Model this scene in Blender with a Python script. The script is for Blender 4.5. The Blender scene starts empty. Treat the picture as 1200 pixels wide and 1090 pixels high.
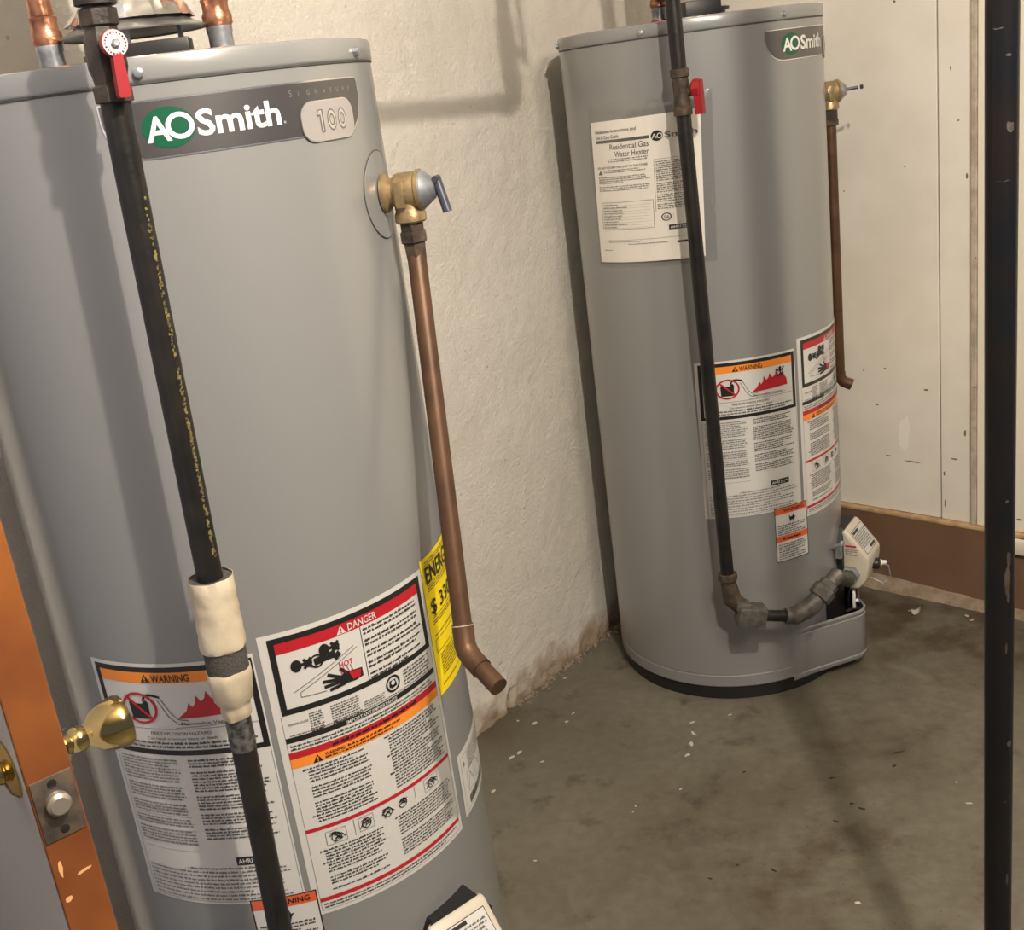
import bpy, bmesh, math, random
from mathutils import Vector, Matrix, noise
sin, cos, PI = math.sin, math.cos, math.pi
random.seed(7)
scene = bpy.context.scene
col = scene.collection

# ------------------------------------------------------------------ camera
FPX, PITCH, ROLL, CAMH = 1345.05, 0.32073, -0.13287, 1.32791
_F = Vector((0, cos(PITCH), -sin(PITCH)))
_R0 = Vector((1, 0, 0))
_U0 = _R0.cross(_F)
_R = _R0 * cos(ROLL) + _U0 * sin(ROLL)
_U = -_R0 * sin(ROLL) + _U0 * cos(ROLL)
_C = Vector((0, 0, CAMH))
cd = bpy.data.cameras.new('camera')
cam = bpy.data.objects.new('camera', cd)
col.objects.link(cam)
cd.sensor_fit = 'HORIZONTAL'
cd.sensor_width = 36.0
cd.lens = FPX / 1200.0 * 36.0
cd.clip_start = 0.02
cam.matrix_world = Matrix(((_R.x, _U.x, -_F.x, _C.x), (_R.y, _U.y, -_F.y, _C.y),
                           (_R.z, _U.z, -_F.z, _C.z), (0, 0, 0, 1)))
scene.camera = cam

# ------------------------------------------------------------------ world, lamps, exposure
w = bpy.data.worlds.new('world')
scene.world = w
w.use_nodes = True
bg = w.node_tree.nodes['Background']
bg.inputs[0].default_value = (0.80, 0.84, 1.0, 1)
bg.inputs[1].default_value = 0.16

LIGHT = Vector((0.435, 0.36, 2.08))
def lamp(name, loc, power, color, radius):
    l = bpy.data.lights.new(name, 'POINT')
    l.energy = power
    l.color = color
    l.shadow_soft_size = radius
    o = bpy.data.objects.new(name, l)
    o.location = loc
    col.objects.link(o)
    return o
lamp('bulb_light', LIGHT, 112, (1.0, 0.88, 0.74), 0.016)
lamp('fill_light', (0.95, -0.15, 2.12), 62, (1.0, 0.88, 0.75), 0.22)  # unseen soft fill lamp, added to lift the shadows

vs = scene.view_settings
vs.view_transform = 'Standard'
vs.look = 'None'
vs.exposure = 0.0
vs.gamma = 1.0
vs.use_curve_mapping = False

# ------------------------------------------------------------------ geometry of the place (metres)
RT = 0.26                                    # tank radius
H1 = Vector((-0.3622, 1.4301, 0))
H2 = Vector((0.4651, 2.4417, 0))
H2ROT = 0.31
TOP = 1.395

def ray(u, v):
    return _F + _R * ((u - 600) / FPX) + _U * ((545 - v) / FPX)
def at(u, v, depth):                          # point at a depth along the lens axis
    return _C + ray(u, v) * depth
def oncyl(u, v, h, r):                        # point on the upright cylinder of radius r about a heater
    d = ray(u, v)
    ox, oy = _C.x - h.x, _C.y - h.y
    a = d.x * d.x + d.y * d.y
    b = 2 * (ox * d.x + oy * d.y)
    c = ox * ox + oy * oy - r * r
    t = (-b - math.sqrt(max(b * b - 4 * a * c, 0))) / (2 * a)
    return _C + d * t
def onz(u, v, z=0.0):
    d = ray(u, v)
    return _C + d * ((z - _C.z) / d.z)
def onwall(u, v, P, ang):
    d = ray(u, v)
    n = Vector((-sin(ang), cos(ang), 0))
    return _C + d * ((P - _C).dot(n) / d.dot(n))

# ------------------------------------------------------------------ materials
MATS = {}
def mat(name, color, rough=0.5, metal=0.0, bump=0.0, bscale=200.0, vary=0.0, vscale=20.0, color2=None, coat=0.0, emit=None, spec=None):
    if name in MATS:
        return MATS[name]
    m = bpy.data.materials.new(name)
    m.use_nodes = True
    nt = m.node_tree
    b = nt.nodes['Principled BSDF']
    b.inputs['Base Color'].default_value = (*color, 1)
    b.inputs['Roughness'].default_value = rough
    b.inputs['Metallic'].default_value = metal
    if spec is not None:
        b.inputs['Specular IOR Level'].default_value = spec
    if coat:
        b.inputs['Coat Weight'].default_value = coat
        b.inputs['Coat Roughness'].default_value = 0.16
    tc = nt.nodes.new('ShaderNodeTexCoord')
    if color2 is not None or vary:
        n = nt.nodes.new('ShaderNodeTexNoise')
        n.inputs['Scale'].default_value = vscale
        n.inputs['Detail'].default_value = 6
        nt.links.new(tc.outputs['Object'], n.inputs['Vector'])
        r = nt.nodes.new('ShaderNodeValToRGB')
        c2 = color2 if color2 is not None else tuple(c * (1 - vary) for c in color)
        r.color_ramp.elements[0].position = 0.38
        r.color_ramp.elements[1].position = 0.62
        r.color_ramp.elements[0].color = (*c2, 1)
        r.color_ramp.elements[1].color = (*color, 1)
        nt.links.new(n.outputs['Fac'], r.inputs['Fac'])
        nt.links.new(r.outputs['Color'], b.inputs['Base Color'])
    if bump:
        n = nt.nodes.new('ShaderNodeTexNoise')
        n.inputs['Scale'].default_value = bscale
        n.inputs['Detail'].default_value = 4
        nt.links.new(tc.outputs['Object'], n.inputs['Vector'])
        bp = nt.nodes.new('ShaderNodeBump')
        bp.inputs['Strength'].default_value = bump
        bp.inputs['Distance'].default_value = 0.003
        nt.links.new(n.outputs['Fac'], bp.inputs['Height'])
        nt.links.new(bp.outputs['Normal'], b.inputs['Normal'])
    MATS[name] = m
    return m

M_TANK = mat('tank_paint', (0.214, 0.219, 0.221), 0.34, 0.0, bump=0.02, bscale=40, coat=0.8)
M_TANKEDGE = mat('tank_edge', (0.30, 0.31, 0.305), 0.4)
M_BLACK = mat('black_plastic', (0.012, 0.012, 0.013), 0.45)
M_BLACKSTEEL = mat('black_steel_pipe', (0.009, 0.009, 0.009), 0.40, 0.0, bump=0.25, bscale=90, color2=(0.017, 0.015, 0.013), vscale=30, spec=0.3)
M_POST = mat('painted_black_pipe', (0.006, 0.007, 0.009), 0.36, 0.0, spec=0.22, bump=0.15, bscale=60, color2=(0.010, 0.008, 0.008), vscale=14)
M_IRON = mat('malleable_iron', (0.150, 0.143, 0.128), 0.55, 0.45, bump=0.3, bscale=220, color2=(0.085, 0.080, 0.070), vscale=60)
M_RUSTIRON = mat('rusty_fitting', (0.100, 0.070, 0.045), 0.6, 0.30, bump=0.35, bscale=200, color2=(0.038, 0.028, 0.022), vscale=50)
M_COPPER = mat('dull_copper', (0.112, 0.057, 0.029), 0.46, 0.40, color2=(0.072, 0.038, 0.021), vscale=24)
M_COPPERNEW = mat('bright_copper', (0.50, 0.24, 0.14), 0.32, 0.8, bump=0.2, bscale=150, color2=(0.30, 0.13, 0.08), vscale=45)
M_BRASS = mat('cast_brass', (0.40, 0.30, 0.165), 0.40, 0.65, bump=0.2, bscale=250, color2=(0.28, 0.205, 0.115), vscale=60)
M_KNOB = mat('polished_brass', (0.60, 0.46, 0.20), 0.13, 1.0, color2=(0.50, 0.36, 0.14), vscale=14)
M_GALV = mat('galvanised', (0.42, 0.44, 0.46), 0.42, 0.7, bump=0.1, bscale=120, color2=(0.26, 0.28, 0.31), vscale=60)
M_ALU = mat('hood_aluminium', (0.52, 0.52, 0.51), 0.33, 0.85, vary=0.25, vscale=30)
M_FOIL = mat('foil_tape', (0.75, 0.74, 0.72), 0.22, 0.95)
M_RED = mat('red_handle', (0.27, 0.008, 0.014), 0.38)
M_WHITEPLASTIC = mat('white_plastic', (0.78, 0.77, 0.73), 0.4)
M_BEIGE = mat('valve_beige', (0.56, 0.51, 0.43), 0.38)
M_LABEL = mat('label_white', (0.575, 0.57, 0.555), 0.38)
M_INK = mat('ink_black', (0.012, 0.012, 0.012), 0.4)
M_INKGREY = mat('ink_grey', (0.10, 0.10, 0.10), 0.5)
M_ORANGE = mat('label_orange', (0.80, 0.25, 0.03), 0.4)
M_REDORANGE = mat('label_red_orange', (0.62, 0.11, 0.04), 0.4)
M_LRED = mat('label_red', (0.42, 0.012, 0.022), 0.4)
M_YELLOW = mat('label_yellow', (0.88, 0.68, 0.008), 0.4)
M_GREEN = mat('logo_green', (0.003, 0.085, 0.042), 0.35)
M_PLATE = mat('logo_plate', (0.15, 0.145, 0.145), 0.34, 0.75)
M_CHROME = mat('plate_rim', (0.72, 0.71, 0.70), 0.22, 0.9)
M_SILVER = mat('plate_badge', (0.40, 0.38, 0.38), 0.38, 0.35)
M_LOGOWHITE = mat('logo_white', (0.70, 0.70, 0.68), 0.4)
M_PAPER = mat('paper', (0.84, 0.81, 0.76), 0.65)
M_TAPE = mat('cream_tape', (0.56, 0.49, 0.37), 0.42, bump=0.5, bscale=45, color2=(0.46, 0.39, 0.28), vscale=25)
M_FOAM = mat('grey_foam', (0.045, 0.042, 0.040), 0.85, bump=0.5, bscale=500, color2=(0.085, 0.08, 0.075), vscale=400)
M_SCUFF = mat('scuffed_steel', (0.16, 0.16, 0.15), 0.55, 0.4, bump=0.3, bscale=200, color2=(0.028, 0.027, 0.026), vscale=110)
M_STENCIL = mat('yellow_stencil', (0.20, 0.160, 0.050), 0.7, color2=(0.07, 0.055, 0.025), vscale=160)
M_DOORWOOD = mat('door_edge_wood', (0.27, 0.088, 0.017), 0.5, color2=(0.15, 0.042, 0.012), vscale=7)
M_DOORPAINT = mat('door_cool_tint', (0.70, 0.74, 0.90), 0.5)  # white door paint tinted blue to stand in for cool light
M_DIRTYBRASS = mat('latch_brass', (0.24, 0.19, 0.14), 0.4, 0.7, color2=(0.13, 0.11, 0.10), vscale=60)
M_PANEL = mat('wall_panel_paint', (0.80, 0.765, 0.70), 0.45, bump=0.12, bscale=25, color2=(0.74, 0.705, 0.635), vscale=7)
M_PANELLIGHT = mat('wall_board_cream', (0.78, 0.73, 0.62), 0.55, bump=0.1, bscale=25)
M_CAULK = mat('old_trim_paint', (0.50, 0.44, 0.36), 0.65, bump=0.4, bscale=60, color2=(0.36, 0.30, 0.23), vscale=40)
M_GAP = mat('seam_gap', (0.10, 0.08, 0.06), 0.9)
M_BROWN = mat('brown_base_paint', (0.180, 0.104, 0.064), 0.55, vary=0.12, vscale=8, bump=0.05, bscale=40)
M_BROWNTOP = mat('bare_ledge_edge', (0.52, 0.36, 0.20), 0.6, color2=(0.38, 0.25, 0.13), vscale=30)
M_MORTAR = mat('mortar', (0.31, 0.245, 0.18), 0.9, bump=0.6, bscale=120, color2=(0.22, 0.17, 0.12), vscale=40)
M_CHIP = mat('paint_chip', (0.50, 0.47, 0.41), 0.8)
M_CEIL = mat('ceiling_paint', (0.55, 0.52, 0.46), 0.8)

def clear_plastic():
    m = bpy.data.materials.new('clear_plastic_bag')
    m.use_nodes = True
    nt = m.node_tree
    for n in list(nt.nodes):
        nt.nodes.remove(n)
    out = nt.nodes.new('ShaderNodeOutputMaterial')
    tr = nt.nodes.new('ShaderNodeBsdfTransparent')
    tr.inputs[0].default_value = (0.93, 0.93, 0.92, 1)
    gl = nt.nodes.new('ShaderNodeBsdfGlossy')
    gl.inputs[0].default_value = (1, 1, 1, 1)
    gl.inputs['Roughness'].default_value = 0.12
    tc = nt.nodes.new('ShaderNodeTexCoord')
    ns = nt.nodes.new('ShaderNodeTexNoise')
    ns.inputs['Scale'].default_value = 30
    bp = nt.nodes.new('ShaderNodeBump')
    bp.inputs['Strength'].default_value = 0.6
    bp.inputs['Distance'].default_value = 0.004
    nt.links.new(tc.outputs['Object'], ns.inputs['Vector'])
    nt.links.new(ns.outputs['Fac'], bp.inputs['Height'])
    nt.links.new(bp.outputs['Normal'], gl.inputs['Normal'])
    mx = nt.nodes.new('ShaderNodeMixShader')
    mx.inputs[0].default_value = 0.07
    nt.links.new(tr.outputs[0], mx.inputs[1])
    nt.links.new(gl.outputs[0], mx.inputs[2])
    nt.links.new(mx.outputs[0], out.inputs[0])
    return m
M_BAG = clear_plastic()

# node helpers for the two big rough surfaces
def nodes_of(m):
    nt = m.node_tree
    return nt, nt.nodes['Principled BSDF']
def N(nt, kind, **kw):
    n = nt.nodes.new(kind)
    for k, v in kw.items():
        n.inputs[k.replace('_', ' ')].default_value = v
    return n
def ramp(nt, src, p0, c0, p1, c1):
    r = nt.nodes.new('ShaderNodeValToRGB')
    r.color_ramp.elements[0].position = p0
    r.color_ramp.elements[0].color = (*c0, 1)
    r.color_ramp.elements[1].position = p1
    r.color_ramp.elements[1].color = (*c1, 1)
    nt.links.new(src, r.inputs['Fac'])
    return r
def mixc(nt, fac, a, b):
    m = nt.nodes.new('ShaderNodeMix')
    m.data_type = 'RGBA'
    nt.links.new(fac, m.inputs[0])
    for s, i in ((a, 6), (b, 7)):
        if isinstance(s, tuple):
            m.inputs[i].default_value = (*s, 1)
        else:
            nt.links.new(s, m.inputs[i])
    return m.outputs[2]
def math_(nt, op, a, b=None):
    m = nt.nodes.new('ShaderNodeMath')
    m.operation = op
    for i, s in enumerate((a, b)):
        if s is None:
            continue
        if isinstance(s, (int, float)):
            m.inputs[i].default_value = s
        else:
            nt.links.new(s, m.inputs[i])
    return m.outputs[0]

PW0 = onz(640, 797)                                   # a point on the foot of the plaster wall
PWA = math.atan2(0.369, 0.304)
PWD = Vector((cos(PWA), sin(PWA), 0))
PWN = Vector((sin(PWA), -cos(PWA), 0))                # towards the room
def plaster():
    m = mat('plaster_wall', (0.66, 0.59, 0.47), 0.85)
    nt, b = nodes_of(m)
    tc = N(nt, 'ShaderNodeTexCoord')
    big = N(nt, 'ShaderNodeTexNoise', Scale=3.0, Detail=5.0)
    nt.links.new(tc.outputs['Object'], big.inputs['Vector'])
    c = ramp(nt, big.outputs['Fac'], 0.35, (0.735, 0.695, 0.625), 0.7, (0.83, 0.795, 0.73)).outputs['Color']
    sx = N(nt, 'ShaderNodeSeparateXYZ')
    nt.links.new(tc.outputs['Object'], sx.inputs[0])
    dirt = N(nt, 'ShaderNodeTexNoise', Scale=14.0, Detail=8.0)
    nt.links.new(tc.outputs['Object'], dirt.inputs['Vector'])
    # crumbling tan plaster along the foot of the wall
    zz = math_(nt, 'ADD', sx.outputs['Z'], math_(nt, 'MULTIPLY', math_(nt, 'SUBTRACT', dirt.outputs['Fac'], 0.5), 0.16))
    f = ramp(nt, zz, 0.010, (1, 1, 1), 0.075, (0, 0, 0)).outputs['Color']
    c = mixc(nt, f, c, (0.36, 0.275, 0.19))
    # pin holes
    vo = N(nt, 'ShaderNodeTexVoronoi', Scale=16.0)
    nt.links.new(tc.outputs['Object'], vo.inputs['Vector'])
    f2 = ramp(nt, vo.outputs['Distance'], 0.035, (1, 1, 1), 0.06, (0, 0, 0)).outputs['Color']
    f2 = math_(nt, 'MULTIPLY', f2, 0.45)
    c = mixc(nt, f2, c, (0.25, 0.21, 0.16))
    # darker colour in the gouge at the foot of the wall
    gq = onwall(596, 824, PW0, PWA)
    gd = math_(nt, 'ADD', math_(nt, 'MULTIPLY', math_(nt, 'SUBTRACT', sx.outputs['X'], gq.x), PWD.x), math_(nt, 'MULTIPLY', math_(nt, 'SUBTRACT', sx.outputs['Y'], gq.y), PWD.y))
    gz = math_(nt, 'SUBTRACT', sx.outputs['Z'], gq.z)
    gd = math_(nt, 'SUBTRACT', gd, math_(nt, 'MULTIPLY', gz, 0.45))
    ge = math_(nt, 'ADD', math_(nt, 'POWER', math_(nt, 'ABSOLUTE', math_(nt, 'DIVIDE', gd, 0.0085)), 2.0), math_(nt, 'POWER', math_(nt, 'ABSOLUTE', math_(nt, 'DIVIDE', gz, 0.033)), 4.0))
    ge = math_(nt, 'ADD', ge, math_(nt, 'MULTIPLY', math_(nt, 'SUBTRACT', dirt.outputs['Fac'], 0.5), 1.5))
    c = mixc(nt, ramp(nt, ge, 0.7, (1, 1, 1), 1.0, (0, 0, 0)).outputs['Color'], c, (0.17, 0.135, 0.105))
    nt.links.new(c, b.inputs['Base Color'])
    fine = N(nt, 'ShaderNodeTexNoise', Scale=120.0, Detail=8.0, Roughness=0.7)
    nt.links.new(tc.outputs['Object'], fine.inputs['Vector'])
    bp = N(nt, 'ShaderNodeBump', Strength=0.75, Distance=0.008)
    nt.links.new(fine.outputs['Fac'], bp.inputs['Height'])
    nt.links.new(bp.outputs['Normal'], b.inputs['Normal'])
    return m
M_PLASTER = plaster()

def concrete():
    m = mat('concrete_floor', (0.17, 0.15, 0.11), 0.6)
    nt, b = nodes_of(m)
    tc = N(nt, 'ShaderNodeTexCoord')
    v = tc.outputs['Object']
    n1 = N(nt, 'ShaderNodeTexNoise', Scale=2.6, Detail=6.0)
    n2 = N(nt, 'ShaderNodeTexNoise', Scale=11.0, Detail=9.0, Roughness=0.62)
    n3 = N(nt, 'ShaderNodeTexNoise', Scale=42.0, Detail=6.0)
    n4 = N(nt, 'ShaderNodeTexNoise', Scale=5.0, Detail=4.0, Distortion=1.4)
    for n in (n1, n2, n3, n4):
        nt.links.new(v, n.inputs['Vector'])
    c = ramp(nt, n1.outputs['Fac'], 0.35, (0.118, 0.107, 0.080), 0.68, (0.165, 0.156, 0.124)).outputs['Color']
    c = mixc(nt, ramp(nt, n3.outputs['Fac'], 0.40, (0.35, 0.35, 0.35), 0.62, (0, 0, 0)).outputs['Color'], c, (0.085, 0.072, 0.052))
    def blob(x, y, r0, r1):
        vm = nt.nodes.new('ShaderNodeVectorMath')
        vm.operation = 'DISTANCE'
        nt.links.new(v, vm.inputs[0])
        vm.inputs[1].default_value = (x, y, 0)
        return ramp(nt, vm.outputs['Value'], r0, (1, 1, 1), r1, (0, 0, 0)).outputs['Color']
    # brown dirt lying towards the right wall and across the middle of the floor
    mask = math_(nt, 'MAXIMUM', blob(0.95, 2.45, 0.05, 0.48), math_(nt, 'MULTIPLY', blob(0.60, 1.95, 0.02, 0.36), 0.6))
    mask = math_(nt, 'MAXIMUM', mask, math_(nt, 'MULTIPLY', blob(0.40, 1.62, 0.02, 0.45), 0.7))
    dn = ramp(nt, n2.outputs['Fac'], 0.40, (0.15, 0.15, 0.15), 0.58, (1, 1, 1)).outputs['Color']
    c = mixc(nt, math_(nt, 'MULTIPLY', math_(nt, 'MULTIPLY', mask, dn), 0.90), c, (0.060, 0.040, 0.024))
    dn2 = ramp(nt, n2.outputs['Fac'], 0.57, (0, 0, 0), 0.67, (1, 1, 1)).outputs['Color']
    c = mixc(nt, math_(nt, 'MULTIPLY', dn2, 0.65), c, (0.052, 0.038, 0.026))
    # scattered dark grit where the floor is walked on
    n5 = N(nt, 'ShaderNodeTexNoise', Scale=95.0, Detail=5.0, Roughness=0.7)
    nt.links.new(v, n5.inputs['Vector'])
    grit = ramp(nt, n5.outputs['Fac'], 0.60, (0, 0, 0), 0.66, (1, 1, 1)).outputs['Color']
    gm = math_(nt, 'MAXIMUM', blob(0.48, 1.62, 0.05, 0.32), blob(0.80, 2.20, 0.05, 0.40))
    c = mixc(nt, math_(nt, 'MULTIPLY', math_(nt, 'MULTIPLY', grit, gm), 0.8), c, (0.040, 0.028, 0.018))
    # pale worn streaks
    c = mixc(nt, math_(nt, 'MULTIPLY', ramp(nt, n4.outputs['Fac'], 0.60, (0, 0, 0), 0.72, (1, 1, 1)).outputs['Color'], 0.35), c, (0.21, 0.192, 0.155))
    c = mixc(nt, math_(nt, 'MULTIPLY', blob(-0.10, 2.18, 0.01, 0.13), math_(nt, 'MULTIPLY', n2.outputs['Fac'], 1.2)), c, (0.075, 0.055, 0.035))
    nt.links.new(c, b.inputs['Base Color'])
    rr = ramp(nt, n1.outputs['Fac'], 0.3, (0.38, 0.38, 0.38), 0.7, (0.58, 0.58, 0.58))
    nt.links.new(rr.outputs['Color'], b.inputs['Roughness'])
    bp = N(nt, 'ShaderNodeBump', Strength=0.35, Distance=0.006)
    nt.links.new(n2.outputs['Fac'], bp.inputs['Height'])
    nt.links.new(bp.outputs['Normal'], b.inputs['Normal'])
    return m
M_FLOOR = concrete()

# ------------------------------------------------------------------ mesh builder
def inv_root(o):
    while o is not None and o.parent is not None:
        o = o.parent
    if o is None:
        return None
    return (Matrix.Translation(o.location) @ Matrix.Rotation(o.rotation_euler.z, 4, 'Z')).inverted()

class MB:
    def __init__(self):
        self.v, self.f, self.m = [], [], []
    def add(self, vs, fs, mi=0):
        o = len(self.v)
        self.v += [tuple(x) for x in vs]
        self.f += [tuple(i + o for i in f) for f in fs]
        self.m += [mi] * len(fs)
    def box(self, c, s, mtx=None, mi=0, bevel=0.0):
        c = Vector(c)
        hx, hy, hz = s[0] / 2, s[1] / 2, s[2] / 2
        if bevel:
            bm = bmesh.new()
            bmesh.ops.create_cube(bm, size=1)
            for q in bm.verts:
                q.co = Vector((q.co.x * s[0], q.co.y * s[1], q.co.z * s[2]))
            bmesh.ops.bevel(bm, geom=list(bm.edges), offset=bevel, segments=2, affect='EDGES', profile=0.5)
            bm.verts.index_update()
            vs = [q.co.copy() for q in bm.verts]
            fs = [tuple(q.index for q in f.verts) for f in bm.faces]
            bm.free()
        else:
            vs = [Vector((x, y, z)) for z in (-hz, hz) for y in (-hy, hy) for x in (-hx, hx)]
            fs = [(0, 2, 3, 1), (4, 5, 7, 6), (0, 1, 5, 4), (2, 6, 7, 3), (0, 4, 6, 2), (1, 3, 7, 5)]
        if mtx is not None:
            vs = [mtx @ q for q in vs]
        self.add([q + c for q in vs], fs, mi)
    def prism(self, poly, depth, org, ax, ay, an, mi=0):
        # flat outline poly (x,y) in the plane (ax, ay), pushed along an
        org, ax, ay, an = Vector(org), Vector(ax), Vector(ay), Vector(an)
        n = len(poly)
        a = [org + ax * x + ay * y for x, y in poly]
        b = [q + an * depth for q in a]
        fs = [tuple(range(n))[::-1], tuple(range(n, 2 * n))]
        fs += [(i, (i + 1) % n, n + (i + 1) % n, n + i) for i in range(n)]
        self.add(a + b, fs, mi)
    def tube(self, pts, r, n=20, cap=True, mi=0):
        pts = [Vector(q) for q in pts]
        rs = r if isinstance(r, (list, tuple)) else [r] * len(pts)
        tan = []
        for i in range(len(pts)):
            a = pts[max(i - 1, 0)]
            b = pts[min(i + 1, len(pts) - 1)]
            if i > 0 and i < len(pts) - 1:
                t = (pts[i] - a).normalized() + (b - pts[i]).normalized()
            else:
                t = b - a
            tan.append(t.normalized())
        up = Vector((0, 0, 1)) if abs(tan[0].z) < 0.9 else Vector((1, 0, 0))
        x = tan[0].cross(up).normalized()
        vs, fs = [], []
        for i, q in enumerate(pts):
            x = (x - tan[i] * x.dot(tan[i])).normalized()
            y = tan[i].cross(x)
            for k in range(n):
                a = 2 * PI * k / n
                vs.append(q + (x * cos(a) + y * sin(a)) * rs[i])
        for i in range(len(pts) - 1):
            for k in range(n):
                k2 = (k + 1) % n
                fs.append((i * n + k, i * n + k2, (i + 1) * n + k2, (i + 1) * n + k))
        if cap:
            fs.append(tuple(range(n))[::-1])
            fs.append(tuple(range((len(pts) - 1) * n, len(pts) * n)))
        self.add(vs, fs, mi)
    def lathe(self, prof, org, axis=(0, 0, 1), n=32, mi=0, cap=True, phase=0.0):
        org, ax = Vector(org), Vector(axis).normalized()
        up = Vector((0, 0, 1)) if abs(ax.z) < 0.9 else Vector((1, 0, 0))
        x = up.cross(ax).normalized()
        y = ax.cross(x)
        vs, fs = [], []
        for r, h in prof:
            for k in range(n):
                a = 2 * PI * k / n + phase
                vs.append(org + ax * h + (x * cos(a) + y * sin(a)) * r)
        for i in range(len(prof) - 1):
            for k in range(n):
                k2 = (k + 1) % n
                fs.append((i * n + k, i * n + k2, (i + 1) * n + k2, (i + 1) * n + k))
        if cap:
            fs.append(tuple(range(n))[::-1])
            fs.append(tuple(range((len(prof) - 1) * n, len(prof) * n)))
        self.add(vs, fs, mi)
    def build(self, name, mats, parent=None, angle=35, world=True):
        if not isinstance(mats, (list, tuple)):
            mats = [mats]
        vs = self.v
        if parent is not None and world:
            iv = inv_root(parent)
            vs = [tuple(iv @ Vector(q)) for q in vs]
        elif parent is None and world is not True:
            pass
        me = bpy.data.meshes.new(name)
        me.from_pydata(vs, [], self.f)
        for m in mats:
            me.materials.append(m)
        if len(mats) > 1:
            me.polygons.foreach_set('material_index', self.m)
        me.update()
        if angle:
            me.shade_smooth()
            me.set_sharp_from_angle(angle=math.radians(angle))
        o = bpy.data.objects.new(name, me)
        col.objects.link(o)
        if parent is not None:
            o.parent = parent
        return o

def recalc(o):
    bm = bmesh.new()
    bm.from_mesh(o.data)
    bmesh.ops.recalc_face_normals(bm, faces=bm.faces)
    bm.to_mesh(o.data)
    bm.free()
    return o
def tag(o, label=None, cat=None, group=None, kind=None):
    if label: o['label'] = label
    if cat: o['category'] = cat
    if group: o['group'] = group
    if kind: o['kind'] = kind
    return o
def thing(name, loc, label, cat, group=None, rz=0.0):
    o = bpy.data.objects.new(name, None)
    o.empty_display_size = 0.05
    o.location = loc
    o.rotation_euler = (0, 0, rz)
    col.objects.link(o)
    return tag(o, label, cat, group)
def copy_tree(o, parent=None):
    c = o.copy()
    col.objects.link(c)
    c.parent = parent
    for ch in o.children:
        copy_tree(ch, c)
    return c

# text outlines, unit em, from Blender's built-in font
_txt = {}
def text_mesh(s, bold=0.0):
    k = (s, bold)
    if k in _txt:
        return _txt[k]
    cu = bpy.data.curves.new('t', 'FONT')
    cu.body = s
    cu.size = 1.0
    cu.offset = bold
    cu.resolution_u = 3
    ob = bpy.data.objects.new('t', cu)
    col.objects.link(ob)
    bpy.context.view_layer.update()
    dg = bpy.context.evaluated_depsgraph_get()
    me = bpy.data.meshes.new_from_object(ob.evaluated_get(dg))
    vs = [(q.co.x, q.co.y) for q in me.vertices]
    fs = [tuple(f.vertices) for f in me.polygons]
    bpy.data.objects.remove(ob)
    bpy.data.curves.remove(cu)
    bpy.data.meshes.remove(me)
    x0 = min(q[0] for q in vs); x1 = max(q[0] for q in vs)
    y0 = min(q[1] for q in vs); y1 = max(q[1] for q in vs)
    _txt[k] = (vs, fs, x0, x1, y0, y1)
    return _txt[k]

def slice2d(vs, fs, step):
    """cut a flat mesh into columns no wider than step, so that it can follow a curve"""
    x0 = min(q[0] for q in vs); x1 = max(q[0] for q in vs)
    if x1 - x0 <= step:
        return vs, fs
    bm = bmesh.new()
    vv = [bm.verts.new((q[0], q[1], 0)) for q in vs]
    for f in fs:
        try:
            bm.faces.new([vv[i] for i in f])
        except ValueError:
            pass
    n = int((x1 - x0) / step) + 1
    for i in range(1, n):
        x = x0 + (x1 - x0) * i / n
        bmesh.ops.bisect_plane(bm, geom=list(bm.verts) + list(bm.edges) + list(bm.faces), plane_co=(x, 0, 0), plane_no=(1, 0, 0), dist=1e-7)
    bmesh.ops.triangulate(bm, faces=[f for f in bm.faces if len(f.verts) > 4])
    bm.verts.index_update()
    out = [(q.co.x, q.co.y) for q in bm.verts], [tuple(q.index for q in f.verts) for f in bm.faces]
    bm.free()
    return out

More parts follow.
